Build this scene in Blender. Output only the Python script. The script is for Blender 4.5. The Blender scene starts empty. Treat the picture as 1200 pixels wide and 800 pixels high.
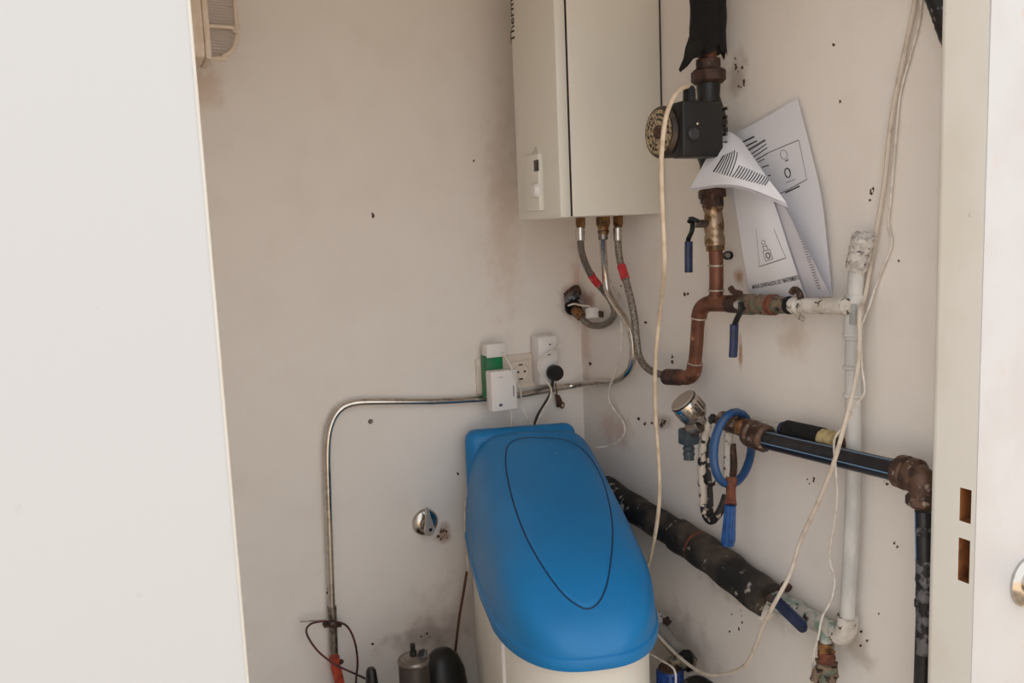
import bpy, bmesh, math, random
from mathutils import Vector as V, Matrix
from mathutils.bvhtree import BVHTree
random.seed(7)
S = bpy.context.scene
COL = S.collection

# ---------------------------------------------------------------- camera, sky, exposure
F_PX, YAW, HOR, ROLL = 1000.0, math.radians(25), 130.0, math.radians(2.4)
CAM = V((-1.14, -2.0, 1.5))
pit = math.atan(HOR / F_PX)
FW = V((math.sin(YAW)*math.cos(pit), math.cos(YAW)*math.cos(pit), -math.sin(pit)))
R0 = V((math.cos(YAW), -math.sin(YAW), 0)); U0 = R0.cross(FW)
RT = R0*math.cos(ROLL) - U0*math.sin(ROLL); UP = R0*math.sin(ROLL) + U0*math.cos(ROLL)
cd = bpy.data.cameras.new('camera'); co = bpy.data.objects.new('camera', cd); COL.objects.link(co)
cd.sensor_width = 36; cd.lens = F_PX/1200*36; cd.clip_start = .02
m = Matrix.Identity(4)
for i in range(3):
    m[i][0], m[i][1], m[i][2], m[i][3] = RT[i], UP[i], -FW[i], CAM[i]
co.matrix_world = m
S.camera = co
w = bpy.data.worlds.new('sky'); S.world = w; w.use_nodes = True
bg = w.node_tree.nodes['Background']
bg.inputs[0].default_value = (.95, .995, 1.04, 1); bg.inputs[1].default_value = 1.0
sd = bpy.data.lights.new('sun', 'SUN'); sd.energy = 5.0; sd.color = (1, .95, .86); sd.angle = math.radians(.6)
sn = bpy.data.objects.new('sun', sd); COL.objects.link(sn)      # stands behind the building: the facade is in shade, the paving in front is sunlit
sn.rotation_euler = V((.25, -1.0, -1.5)).to_track_quat('-Z', 'Y').to_euler()
S.view_settings.view_transform = 'Standard'; S.view_settings.look = 'None'
S.view_settings.gamma = 1; S.view_settings.use_curve_mapping = False
S.view_settings.exposure = 0.56

# ---------------------------------------------------------------- helpers
def ray(px, py): return FW + RT*((px-600)/F_PX) + UP*((400-py)/F_PX)
def R(px, py, off=0.0):              # a point `off` metres in front of the right wall (x = 0)
    d = ray(px, py); return CAM + d*((-off-CAM.x)/d.x)
def B(px, py, off=0.0):              # a point `off` metres in front of the back wall (y = 0)
    d = ray(px, py); return CAM + d*((-off-CAM.y)/d.y)
def C(px, py, off, clear=.015):      # back-wall point kept clear of the right wall
    p = B(px, py, off)
    return R(px, py, clear) if p.x > -clear else p
def pw(p, px): return (p-CAM).dot(FW)*px/F_PX   # metres that px pixels measure at p

class Root:                          # where a thing's parts hang
    pass
def meta(o, label=None, cat=None, group=None, kind=None):
    if label: o['label'] = label
    if cat: o['category'] = cat
    if group: o['group'] = group
    if kind: o['kind'] = kind
    return o
def thing(name, label, cat, loc, group=None):
    o = bpy.data.objects.new(name, None); COL.objects.link(o); o.location = loc
    o.empty_display_size = .03; o['_w'] = list(loc)
    return meta(o, label, cat, group)
def wloc(o): return V(o['_w'])
def obj(name, bm, mat, parent=None, smooth=True, at=None, label=None):
    if parent is None:
        if at is None:
            cs = [v.co for v in bm.verts]
            at = V((sum(c.x for c in cs)/len(cs), sum(c.y for c in cs)/len(cs), min(c.z for c in cs)))
        base = V(at)
    else: base = wloc(parent)
    bmesh.ops.translate(bm, verts=bm.verts, vec=-base)
    bmesh.ops.recalc_face_normals(bm, faces=bm.faces)
    me = bpy.data.meshes.new(name); bm.to_mesh(me); bm.free()
    mats = mat if isinstance(mat, (list, tuple)) else [mat]
    for q in mats: me.materials.append(q)
    if smooth:
        me.polygons.foreach_set('use_smooth', [True]*len(me.polygons))
        me.set_sharp_from_angle(angle=math.radians(38))
    o = bpy.data.objects.new(name, me); COL.objects.link(o)
    o['_w'] = list(base)
    if parent is not None: o.parent = parent
    else: o.location = base
    if label: o['label'] = label
    return o
def struct(name, bm, mat, parent=None, smooth=False):
    o = obj(name, bm, mat, parent, smooth, at=V((0, 0, 0)))
    if parent is None: o['kind'] = 'structure'
    return o
def NB(): return bmesh.new()
def axes(ax, up=None):
    z = V(ax).normalized(); r = V(up) if up is not None else (V((0, 0, 1)) if abs(z.z) < .9 else V((0, 1, 0)))
    x = r.cross(z).normalized(); y = z.cross(x)
    return x, y, z
def lathe(prof, o, ax, seg=24, bm=None, sx=1, sy=1, up=None):   # prof: (radius, height along ax)
    bm = bm or NB(); x, y, z = axes(ax, up); o = V(o); rings = []
    for r, h in prof:
        if r < 1e-6: rings.append([bm.verts.new(o+z*h)])
        else: rings.append([bm.verts.new(o+z*h+x*(r*sx*math.cos(2*math.pi*i/seg))+y*(r*sy*math.sin(2*math.pi*i/seg))) for i in range(seg)])
    for a, b in zip(rings, rings[1:]):
        if len(a) == 1 and len(b) == 1: continue
        for i in range(seg):
            j = (i+1) % seg
            if len(a) == 1: bm.faces.new((a[0], b[j], b[i]))
            elif len(b) == 1: bm.faces.new((a[i], a[j], b[0]))
            else: bm.faces.new((a[i], a[j], b[j], b[i]))
    for rg, in ((rings[0],), (rings[-1],)):
        if len(rg) > 2: bm.faces.new(rg)
    return bm
def cyl(a, b, r, seg=20, bm=None, bev=.0015, r2=None):
    a, b = V(a), V(b); L = (b-a).length; r2 = r if r2 is None else r2; bev = min(bev, r*.4, L*.3)
    return lathe([(r-bev, 0), (r, bev), (r2, L-bev), (r2-bev, L)], a, b-a, seg, bm)
def hexn(a, b, r, bm=None): return cyl(a, b, r, 6, bm, .001)
def spl(pts, n=8):
    pts = [V(p) for p in pts]
    if len(pts) < 3: return pts
    P = [pts[0]*2-pts[1]] + pts + [pts[-1]*2-pts[-2]]; out = []
    for i in range(1, len(P)-2):
        p0, p1, p2, p3 = P[i-1:i+3]
        for k in range(n):
            t = k/n
            out.append(.5*((2*p1)+(p2-p0)*t+(2*p0-5*p1+4*p2-p3)*t*t+(3*p1-p0-3*p2+p3)*t**3))
    out.append(pts[-1]); return out
def tube(pts, r, seg=12, n=8, bm=None, rf=None, smooth=True, sq=1.0):
    bm = bm or NB(); P = spl(pts, n) if smooth else [V(p) for p in pts]
    T = []
    for i in range(len(P)):
        T.append((P[min(i+1, len(P)-1)]-P[max(i-1, 0)]).normalized())
    x, y, z = axes(T[0]); rings = []; d = 0
    for i, p in enumerate(P):
        if i:
            x = (x - T[i]*x.dot(T[i])).normalized(); d += (p-P[i-1]).length
        y = T[i].cross(x)
        rr = r if rf is None else r*rf(d, i/(len(P)-1))
        rings.append([bm.verts.new(p+x*(rr*math.cos(2*math.pi*k/seg))+y*(rr*sq*math.sin(2*math.pi*k/seg))) for k in range(seg)])
    for a, b in zip(rings, rings[1:]):
        for k in range(seg):
            j = (k+1) % seg; bm.faces.new((a[k], a[j], b[j], b[k]))
    bm.faces.new(rings[0]); bm.faces.new(rings[-1]); return bm
def dense(pts, step=.004):                  # polyline resampled evenly
    P = spl(pts, 12); out = [P[0]]; acc = 0
    for a, b in zip(P, P[1:]):
        L = (b-a).length; t = step-acc
        while t <= L and L > 0:
            out.append(a+(b-a)*(t/L)); t += step
        acc = (acc+L) % step
    return out
def box(c, s, bev=.002, ax=None, bm=None, seg=2):   # centre, size, axes (x, y, z)
    own = NB(); bmesh.ops.create_cube(own, size=1)
    for v in own.verts: v.co = V((v.co.x*s[0], v.co.y*s[1], v.co.z*s[2]))
    if bev > 0: bmesh.ops.bevel(own, geom=own.edges[:], offset=min(bev, min(s)*.45), segments=seg, affect='EDGES', profile=.5)
    X, Y, Z = ax or (V((1, 0, 0)), V((0, 1, 0)), V((0, 0, 1))); c = V(c)
    for v in own.verts: v.co = c+X*v.co.x+Y*v.co.y+Z*v.co.z
    if bm is None: return own
    return merge(bm, own)
def merge(bm, other):
    me = bpy.data.meshes.new('tmp'); other.to_mesh(me); other.free(); bm.from_mesh(me); bpy.data.meshes.remove(me); return bm
def ball(c, r, bm=None, seg=16, sc=(1, 1, 1)):
    o = NB(); bmesh.ops.create_uvsphere(o, u_segments=seg, v_segments=seg//2, radius=r)
    for v in o.verts: v.co = V(c)+V((v.co.x*sc[0], v.co.y*sc[1], v.co.z*sc[2]))
    return o if bm is None else merge(bm, o)
def prism(poly, d, bm=None):                # closed 3D polygon pushed along d
    bm = bm or NB(); a = [bm.verts.new(V(p)) for p in poly]; b = [bm.verts.new(V(p)+V(d)) for p in poly]
    bm.faces.new(a); bm.faces.new(b[::-1])
    for i in range(len(a)):
        j = (i+1) % len(a); bm.faces.new((a[i], b[i], b[j], a[j]))
    return bm
def lump(a, b, r, seg=14, n=10, amp=.2, bm=None, seed=1):   # rough crusted length of pipe
    rnd = random.Random(seed); bm = bm or NB(); a, b = V(a), V(b); x, y, z = axes(b-a); rings = []
    for i in range(n+1):
        p = a+(b-a)*(i/n)
        rings.append([bm.verts.new(p+(x*math.cos(2*math.pi*k/seg)+y*math.sin(2*math.pi*k/seg))*r*(1+rnd.uniform(-amp, amp))) for k in range(seg)])
    for p, q in zip(rings, rings[1:]):
        for k in range(seg): bm.faces.new((p[k], p[(k+1) % seg], q[(k+1) % seg], q[k]))
    bm.faces.new(rings[0]); bm.faces.new(rings[-1]); return bm

# ---------------------------------------------------------------- materials
def lin(c): return tuple(((x/255+.055)/1.055)**2.4 if x > 10 else x/255/12.92 for x in c)
def mat(name, c, rough=.5, metal=0, c2=None, scale=30, lo=.45, hi=.6, bump=0, bscale=60, detail=4, c3=None, scale3=60, lo3=.58, hi3=.64, spec=.5, stretch=None, trans=0):
    M = bpy.data.materials.new(name); M.use_nodes = True; T = M.node_tree; N = T.nodes; L = T.links
    P = N['Principled BSDF']; P.inputs['Roughness'].default_value = rough; P.inputs['Metallic'].default_value = metal
    P.inputs['Specular IOR Level'].default_value = spec; P.inputs['Transmission Weight'].default_value = trans
    P.inputs['Base Color'].default_value = (*lin(c), 1)
    tc = N.new('ShaderNodeNewGeometry').outputs['Position']
    if stretch:
        mp = N.new('ShaderNodeMapping'); mp.inputs['Scale'].default_value = stretch; L.new(tc, mp.inputs['Vector']); tc = mp.outputs[0]
    col = None
    def layer(col, cc, sc, lo, hi, dt):
        nz = N.new('ShaderNodeTexNoise'); nz.inputs['Scale'].default_value = sc; nz.inputs['Detail'].default_value = dt
        L.new(tc, nz.inputs['Vector'])
        mr = N.new('ShaderNodeMapRange'); mr.inputs[1].default_value = lo; mr.inputs[2].default_value = hi; L.new(nz.outputs[0], mr.inputs[0])
        mx = N.new('ShaderNodeMix'); mx.data_type = 'RGBA'; L.new(mr.outputs[0], mx.inputs[0])
        if col is None: mx.inputs[6].default_value = (*lin(c), 1)
        else: L.new(col, mx.inputs[6])
        mx.inputs[7].default_value = (*lin(cc), 1); return mx.outputs[2]
    if c2: col = layer(col, c2, scale, lo, hi, detail)
    if c3: col = layer(col, c3, scale3, lo3, hi3, 5)
    if col is not None: L.new(col, P.inputs['Base Color'])
    if bump:
        nz = N.new('ShaderNodeTexNoise'); nz.inputs['Scale'].default_value = bscale; nz.inputs['Detail'].default_value = 5; L.new(tc, nz.inputs['Vector'])
        b = N.new('ShaderNodeBump'); b.inputs['Strength'].default_value = bump; b.inputs['Distance'].default_value = .004
        L.new(nz.outputs[0], b.inputs['Height']); L.new(b.outputs[0], P.inputs['Normal'])
    M['_col'] = 1; return M
def stain(M, spots):      # dirt and rust marks that sit on the wall: (centre, (rx, ry, rz), colour, strength)
    T = M.node_tree; N = T.nodes; L = T.links; P = N['Principled BSDF']
    cur = P.inputs['Base Color'].links[0].from_socket
    pos = N.new('ShaderNodeNewGeometry').outputs['Position']
    nz = N.new('ShaderNodeTexNoise'); nz.inputs['Scale'].default_value = 28; nz.inputs['Detail'].default_value = 6; L.new(pos, nz.inputs['Vector'])
    for c, r, colr, st in spots:
        mp = N.new('ShaderNodeVectorMath'); mp.operation = 'SUBTRACT'; L.new(pos, mp.inputs[0]); mp.inputs[1].default_value = c
        dv = N.new('ShaderNodeVectorMath'); dv.operation = 'DIVIDE'; L.new(mp.outputs[0], dv.inputs[0]); dv.inputs[1].default_value = r
        ln = N.new('ShaderNodeVectorMath'); ln.operation = 'LENGTH'; L.new(dv.outputs[0], ln.inputs[0])
        ad = N.new('ShaderNodeMath'); ad.operation = 'MULTIPLY_ADD'; L.new(nz.outputs[0], ad.inputs[0]); ad.inputs[1].default_value = 1.6; L.new(ln.outputs['Value'], ad.inputs[2])
        mr = N.new('ShaderNodeMapRange'); mr.inputs[1].default_value = 1.9; mr.inputs[2].default_value = .9; mr.inputs[3].default_value = 0; mr.inputs[4].default_value = st
        mr.interpolation_type = 'SMOOTHSTEP'; L.new(ad.outputs[0], mr.inputs[0])
        mx = N.new('ShaderNodeMix'); mx.data_type = 'RGBA'; L.new(mr.outputs[0], mx.inputs[0]); L.new(cur, mx.inputs[6]); mx.inputs[7].default_value = (*lin(colr), 1)
        cur = mx.outputs[2]
    L.new(cur, P.inputs['Base Color'])

PL = (240, 232, 224)
m_back = mat('back_plaster', PL, .75, c2=(235, 226, 217), scale=2.6, lo=.3, hi=.8, bump=.12, bscale=30, c3=(230, 219, 210), scale3=9, lo3=.5, hi3=1.0)
m_right = mat('side_plaster', (240, 232, 224), .7, c2=(235, 226, 217), scale=3, lo=.3, hi=.8, bump=.15, bscale=30, c3=(229, 218, 209), scale3=10, lo3=.5, hi3=1.0)
m_plain = mat('plain_plaster', PL, .8, c2=(236, 226, 217), scale=4)
m_floor = mat('closet_floor', (120, 108, 98), .8, c2=(95, 85, 78), scale=12, bump=.3)
m_ground = mat('outdoor_paving', (188, 168, 144), .85, c2=(176, 156, 132), scale=5)
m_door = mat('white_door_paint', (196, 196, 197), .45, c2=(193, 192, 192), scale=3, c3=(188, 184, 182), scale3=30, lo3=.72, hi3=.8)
m_frame = mat('cream_frame_paint', (232, 227, 217), .4, c2=(227, 220, 208), scale=6, c3=(190, 176, 160), scale3=70, lo3=.72, hi3=.78)
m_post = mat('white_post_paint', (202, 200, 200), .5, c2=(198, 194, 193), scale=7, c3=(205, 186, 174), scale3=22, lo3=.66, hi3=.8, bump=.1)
m_hole = mat('bare_wood', (150, 92, 48), .8, c2=(120, 72, 36), scale=40)
m_boiler = mat('boiler_enamel', (232, 226, 214), .35, c2=(229, 222, 210), scale=3)
m_boilerf = mat('boiler_front_enamel', (230, 225, 214), .3)
m_seam = mat('dark_seam', (62, 54, 48), .8)
m_ink = mat('black_print', (38, 36, 38), .7)
m_inkl = mat('grey_print', (110, 106, 110), .7)
m_disp = mat('dark_display', (52, 44, 38), .25)
m_chrome = mat('chrome', (205, 198, 190), .18, 1, c2=(168, 158, 148), scale=60, lo=.5, hi=.75)
m_steel = mat('dull_steel', (150, 142, 134), .38, 1, c2=(110, 100, 92), scale=80)
m_braid = mat('steel_braid', (176, 166, 156), .34, .9, c2=(86, 78, 70), scale=420, lo=.4, hi=.62, bump=.5, bscale=500)
m_brass = mat('tarnished_brass', (150, 108, 66), .42, .7, c2=(92, 62, 40), scale=60, c3=(120, 120, 100), scale3=90)
m_valve = mat('valve_brass', (176, 150, 124), .35, .75, c2=(120, 92, 66), scale=70, c3=(80, 60, 46), scale3=50, lo3=.58, hi3=.7)
m_copper = mat('old_copper', (132, 84, 62), .5, .45, c2=(98, 62, 46), scale=28, lo=.4, hi=.65, c3=(176, 128, 100), scale3=70, lo3=.62, hi3=.72, bump=.1)
m_solder = mat('solder', (186, 170, 156), .4, .6)
m_bronze = mat('brown_bronze', (100, 74, 60), .5, .4, c2=(70, 52, 44), scale=50, c3=(168, 148, 132), scale3=60, lo3=.6, hi3=.68, bump=.3, bscale=90)
m_rust = mat('rusty_iron', (80, 56, 46), .6, .3, c2=(56, 42, 36), scale=60, c3=(120, 90, 72), scale3=110, lo3=.6, hi3=.7, bump=.5, bscale=120)
m_rusty2 = mat('rust_ring', (122, 70, 50), .8, c2=(98, 54, 38), scale=90)
m_black = mat('black_plastic', (15, 14, 14), .4, c2=(20, 18, 18), scale=40)
m_foam = mat('black_foam', (10, 9, 9), .9, c2=(16, 14, 13), scale=60, bump=.4, bscale=160)
m_drain = mat('dirty_black_lagging', (26, 23, 21), .7, c2=(92, 78, 66), scale=11, lo=.46, hi=.72, c3=(178, 166, 152), scale3=38, lo3=.62, hi3=.70, bump=.5, bscale=50)
m_bluel = mat('navy_lever_sleeve', (36, 48, 84), .45, c2=(28, 38, 68), scale=50)
m_blued = mat('blue_enamel', (38, 76, 122), .35, c2=(52, 72, 96), scale=35, lo=.5, hi=.72, c3=(150, 150, 146), scale3=90, lo3=.7, hi3=.76)
m_grip = mat('blue_grip', (34, 82, 142), .4, c2=(26, 62, 118), scale=60)
m_red = mat('red_band', (192, 48, 52), .5, c2=(210, 90, 88), scale=90, lo=.55, hi=.62)
m_white = mat('white_plastic', (232, 226, 222), .4)
m_sock = mat('ivory_socket', (226, 212, 196), .4, c2=(220, 206, 190), scale=30)
m_green = mat('green_plastic', (14, 122, 72), .4, c2=(10, 104, 62), scale=30)
m_cable = mat('ivory_cable', (222, 202, 176), .55, c2=(206, 184, 156), scale=40)
m_cablew = mat('white_cable', (230, 222, 212), .5, c2=(210, 198, 184), scale=60)
m_dirtyc = mat('dirty_cable', (214, 200, 184), .6, c2=(186, 170, 152), scale=40, lo=.5, hi=.7)
m_crust = mat('flaking_white_paint', (214, 206, 196), .7, c2=(196, 186, 174), scale=40, c3=(74, 60, 50), scale3=85, lo3=.6, hi3=.64, bump=.5, bscale=120)
m_wpipe = mat('white_painted_pipe', (216, 212, 206), .5, c2=(196, 194, 190), scale=25, c3=(96, 74, 62), scale3=40, lo3=.7, hi3=.73, bump=.3, bscale=80, stretch=(1, 1, .35))
m_moss = mat('verdigris_fitting', (136, 116, 96), .6, .3, c2=(104, 112, 96), scale=60, lo=.5, hi=.6, c3=(54, 44, 38), scale3=90, lo3=.56, hi3=.62, bump=.6, bscale=130)
m_verd = mat('verdigris_paint', (190, 184, 174), .6, c2=(138, 154, 142), scale=50, lo=.5, hi=.62, c3=(64, 54, 46), scale3=90, lo3=.62, hi3=.66, bump=.4, bscale=110)
m_pe = mat('black_polyethylene', (24, 25, 30), .35, c2=(34, 34, 40), scale=40)
m_stripe = mat('blue_stripe', (110, 140, 168), .45)
m_tape = mat('silver_tape', (112, 110, 112), .45, .3, c2=(40, 38, 40), scale=60, lo=.44, hi=.54, bump=.4, bscale=80)
m_yellow = mat('yellowed_foam', (196, 176, 130), .8, c2=(170, 146, 100), scale=60)
m_lid = mat('blue_lid_plastic', (8, 124, 188), .42, c2=(12, 118, 180), scale=8, lo=.4, hi=.7, c3=(120, 152, 176), scale3=55, lo3=.745, hi3=.79, bump=.05, bscale=300)
m_lidd = mat('blue_lid_shadow_gap', (12, 44, 78), .6)
m_body = mat('cream_cabinet_plastic', (238, 232, 220), .45, c2=(234, 227, 214), scale=6)
m_paper = mat('white_paper', (230, 228, 232), .7, spec=.2)
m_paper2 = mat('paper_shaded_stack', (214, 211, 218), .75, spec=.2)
m_glass = mat('ribbed_glass', (206, 190, 178), .2, 0, trans=.25)
m_lamp = mat('yellowed_lamp_plastic', (224, 206, 186), .5, c2=(216, 194, 172), scale=30)
m_label = mat('pump_label_metal', (196, 180, 150), .35, .6, c2=(120, 104, 84), scale=220, lo=.5, hi=.55)
m_gun = mat('grey_blue_plastic', (60, 70, 76), .45, c2=(48, 56, 62), scale=60)
m_can = mat('aluminium_can', (150, 140, 132), .32, .8, c2=(126, 116, 108), scale=30)
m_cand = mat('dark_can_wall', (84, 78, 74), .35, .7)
m_dkred = mat('dark_red_wire', (92, 30, 34), .5, c2=(50, 22, 24), scale=40)
m_orange = mat('red_orange_enamel', (196, 74, 44), .55, c2=(150, 56, 40), scale=50, c3=(210, 160, 120), scale3=80, lo3=.66, hi3=.72)
m_brown = mat('brown_rod', (88, 54, 36), .6)
m_chip = mat('bare_patch', (74, 52, 42), .9, c2=(110, 80, 62), scale=120)
m_fil = mat('blue_housing', (24, 66, 140), .35, c2=(18, 50, 112), scale=40)
m_peel = mat('peeling_white_hook', (204, 192, 178), .55, c2=(30, 24, 22), scale=55, lo=.5, hi=.54, bump=.5, bscale=90)
m_hblack = mat('chipped_black_hook', (30, 25, 23), .5, c2=(190, 176, 160), scale=70, lo=.58, hi=.62)
m_tapewrap = mat('crusted_white_tape', (216, 210, 204), .8, c2=(180, 172, 166), scale=90, c3=(96, 90, 86), scale3=130, lo3=.6, hi3=.66, bump=.9, bscale=90)

# ---------------------------------------------------------------- setting
XL, YF, ZC = -1.085, -1.18, 2.42
def quadbox(x0, x1, y0, y1, z0, z1, bev=0, bm=None):
    return box(((x0+x1)/2, (y0+y1)/2, (z0+z1)/2), (x1-x0, y1-y0, z1-z0), bev, bm=bm)
wb = struct('wall_back', quadbox(XL-.1, .1, 0, .1, 0, ZC), m_back)
wr = struct('wall_right', quadbox(0, .1, YF, 0, 0, ZC), m_right)
struct('wall_left', quadbox(XL-.1, XL, YF, 0, 0, ZC), m_plain)
struct('ceiling', quadbox(XL-.1, .1, YF-.06, .1, ZC, ZC+.1), m_plain)
struct('floor', quadbox(XL-.1, .1, YF-.06, .1, -.1, 0), m_floor)
g = struct('floor_2', quadbox(-6, 6, -9, YF-.06, -.12, -.02), m_ground)
struct('wall_front', quadbox(XL-.1, .1, YF-.06, YF, 2.15, ZC), m_plain)
# right-hand fixed post with its two mortises cut into the edge that faces the opening
XJ, YJ0, YJ1 = -.1, -1.245, -1.170
def J(px, py):
    d = ray(px, py); return CAM+d*((XJ-CAM.x)/d.x)
s1a, s1b = J(1126, 571), J(1138, 614); s2a, s2b = J(1123, 629), J(1135, 684)
ya, yb = (s1a.y+s2a.y)/2, (s1b.y+s2b.y)/2
ym0, ym1 = min(ya, yb), max(ya, yb)
zs = [0, s2b.z, s2a.z, s1b.z, s1a.z, 2.15]; ys = [YJ0, ym0, ym1, YJ1-.012]
bm = NB()
def q(bm, *p): bm.faces.new([bm.verts.new(V(t)) for t in p])
for i in range(3):
    for k in range(5):
        y0, y1, z0, z1 = ys[i], ys[i+1], zs[k], zs[k+1]
        if i == 1 and k in (1, 3): continue
        q(bm, (XJ, y0, z0), (XJ, y1, z0), (XJ, y1, z1), (XJ, y0, z1))
rr = .012; pr = [(XJ, YJ1-rr)]
for i in range(1, 7):
    a = math.pi/2*i/6; pr.append((XJ+rr-rr*math.cos(a), YJ1-rr+rr*math.sin(a)))
pr += [(.62, YJ1)]
for (x0, y0), (x1, y1) in zip(pr, pr[1:]): q(bm, (x0, y0, 0), (x1, y1, 0), (x1, y1, 2.15), (x0, y0, 2.15))
q(bm, (XJ, YJ0, 2.15), *[(x, y, 2.15) for x, y in pr], (.62, YJ0, 2.15))
bmesh.ops.remove_doubles(bm, verts=bm.verts, dist=1e-5)
d2 = struct('door_2', bm, m_frame, smooth=True)
d2['label'] = 'fixed white leaf on the right with two mortise slots in its edge'
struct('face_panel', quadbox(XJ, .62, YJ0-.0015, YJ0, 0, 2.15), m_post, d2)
for z0, z1 in ((zs[1], zs[2]), (zs[3], zs[4])):
    bm = NB()
    q(bm, (XJ+.03, ym0, z0), (XJ+.03, ym1, z0), (XJ+.03, ym1, z1), (XJ+.03, ym0, z1))
    q(bm, (XJ, ym0, z0), (XJ+.03, ym0, z0), (XJ+.03, ym0, z1), (XJ, ym0, z1)); q(bm, (XJ, ym1, z0), (XJ+.03, ym1, z0), (XJ+.03, ym1, z1), (XJ, ym1, z1))
    q(bm, (XJ, ym0, z0), (XJ, ym1, z0), (XJ+.03, ym1, z0), (XJ+.03, ym0, z0)); q(bm, (XJ, ym0, z1), (XJ, ym1, z1), (XJ+.03, ym1, z1), (XJ+.03, ym0, z1))
    struct('mortise_slot', bm, m_hole, d2)
def FY(px, py, y): d = ray(px, py); return CAM+d*((y-CAM.y)/d.y)
kb = FY(1204, 681, YJ0-.002); kr = pw(kb, 30)
k1 = obj('knob_rose', lathe([(kr, 0), (kr, .003), (kr*.86, .008), (kr*.6, .010), (kr*.55, .009)], kb, (0, -1, 0), 28), m_chrome, d2, label='tarnished chrome rose of the round knob')
obj('knob', lathe([(kr*.5, .006), (kr*.42, .016), (kr*.55, .026), (kr*.6, .036), (kr*.45, .046), (0, .05)], kb, (0, -1, 0), 28), m_chrome, k1)
# left leaf, folded back outside the opening, and the cream frame behind it
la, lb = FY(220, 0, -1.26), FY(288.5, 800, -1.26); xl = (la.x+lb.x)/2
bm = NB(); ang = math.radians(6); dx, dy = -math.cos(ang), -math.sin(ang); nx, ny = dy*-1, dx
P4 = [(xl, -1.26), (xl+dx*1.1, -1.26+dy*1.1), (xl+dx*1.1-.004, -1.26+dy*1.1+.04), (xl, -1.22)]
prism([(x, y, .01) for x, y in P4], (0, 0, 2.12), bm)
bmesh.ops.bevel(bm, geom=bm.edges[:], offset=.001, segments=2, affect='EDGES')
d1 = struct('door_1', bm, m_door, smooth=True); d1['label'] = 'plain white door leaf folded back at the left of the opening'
fa = FY(221, 0, -1.20); fb = FY(290, 800, -1.20); xf = (fa.x+fb.x)/2
struct('trim_1', quadbox(XL-.35, xf, -1.218, YF, 0, 2.15, .003), m_frame)

# bare chips on the walls, a little proud of the plaster
def chips(wall, on, name, spots):
    bm = NB(); rnd = random.Random(len(spots))
    for px, py, rx, ry, n in spots:
        for _ in range(n):
            cx, cy = px+rnd.uniform(-rx, rx), py+rnd.uniform(-ry, ry); r = rnd.uniform(.8, 2.4)
            k = rnd.randint(5, 8); vs = []
            for i in range(k):
                a = 2*math.pi*i/k; q_ = r*rnd.uniform(.4, 1.2)
                vs.append(bm.verts.new(on(cx+q_*math.cos(a), cy+q_*1.2*math.sin(a), .0006)))
            bm.faces.new(vs)
    o = obj(name, bm, m_chip, wall); o['kind'] = 'stuff'
wb['_w'] = [0, 0, 0]; wr['_w'] = [0, 0, 0]
chips(wr, R, 'paint_chip', [(866, 76, 5, 8, 9), (869, 98, 4, 6, 7), (776, 494, 7, 5, 8), (803, 345, 3, 2, 3), (757, 376, 5, 2, 2), (748, 490, 2, 4, 3), (760, 496, 6, 3, 3), (1022, 230, 3, 10, 6),
    (788, 420, 2, 5, 3), (949, 563, 5, 4, 4), (1038, 564, 5, 3, 3), (862, 725, 8, 16, 6), (1016, 748, 8, 10, 6), (1047, 630, 5, 12, 2), (984, 118, 2, 2, 1), (976, 52, 2, 2, 1), (1051, 305, 2, 2, 1), (1030, 720, 2, 2, 1), (726, 344, 3, 20, 3), (693, 425, 2, 3, 2)])
chips(wb, B, 'paint_chip', [(252, 376, 1, 2, 2), (437, 252, 2, 2, 2), (520, 624, 4, 6, 9), (516, 630, 6, 3, 4), (555, 188, 2, 2, 1), (500, 745, 7, 3, 3), (538, 554, 2, 2, 1), (382, 690, 5, 4, 3), (437, 755, 2, 2, 1)])
p1, p2, p3, p4 = B(672, 352), B(520, 626), B(535, 730), B(640, 395)
stain(m_back, [(p1, (.05, .1, .05), (160, 104, 78), .7), (B(676, 330), (.03, .1, .12), (206, 166, 150), .55), (p2, (.03, .1, .035), (150, 108, 76), .8), (p3, (.18, .1, .16), (176, 152, 132), .3),
    (B(590, 250), (.06, .1, .35), (206, 172, 146), .35), (B(240, 100), (.06, .1, .07), (206, 172, 140), .5), (B(500, 745), (.14, .1, .05), (140, 118, 104), .5)])
stain(m_right, [(R(690, 350), (.1, .05, .03), (168, 112, 84), .7), (R(686, 400), (.1, .04, .15), (208, 168, 152), .5), (R(868, 415), (.1, .008, .05), (170, 112, 64), .8), (R(866, 325), (.1, .022, .02), (176, 122, 70), .85),
    (R(864, 90), (.1, .035, .06), (158, 128, 110), .55), (R(776, 494), (.1, .05, .025), (136, 108, 92), .6), (R(870, 690), (.1, .2, .05), (150, 130, 114), .45), (R(1005, 760), (.1, .04, .05), (160, 140, 124), .5),
    (R(800, 760), (.1, .14, .12), (150, 124, 104), .4), (R(930, 395), (.1, .05, .05), (206, 186, 166), .6), (R(720, 500), (.1, .1, .06), (204, 164, 140), .5)])

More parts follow.
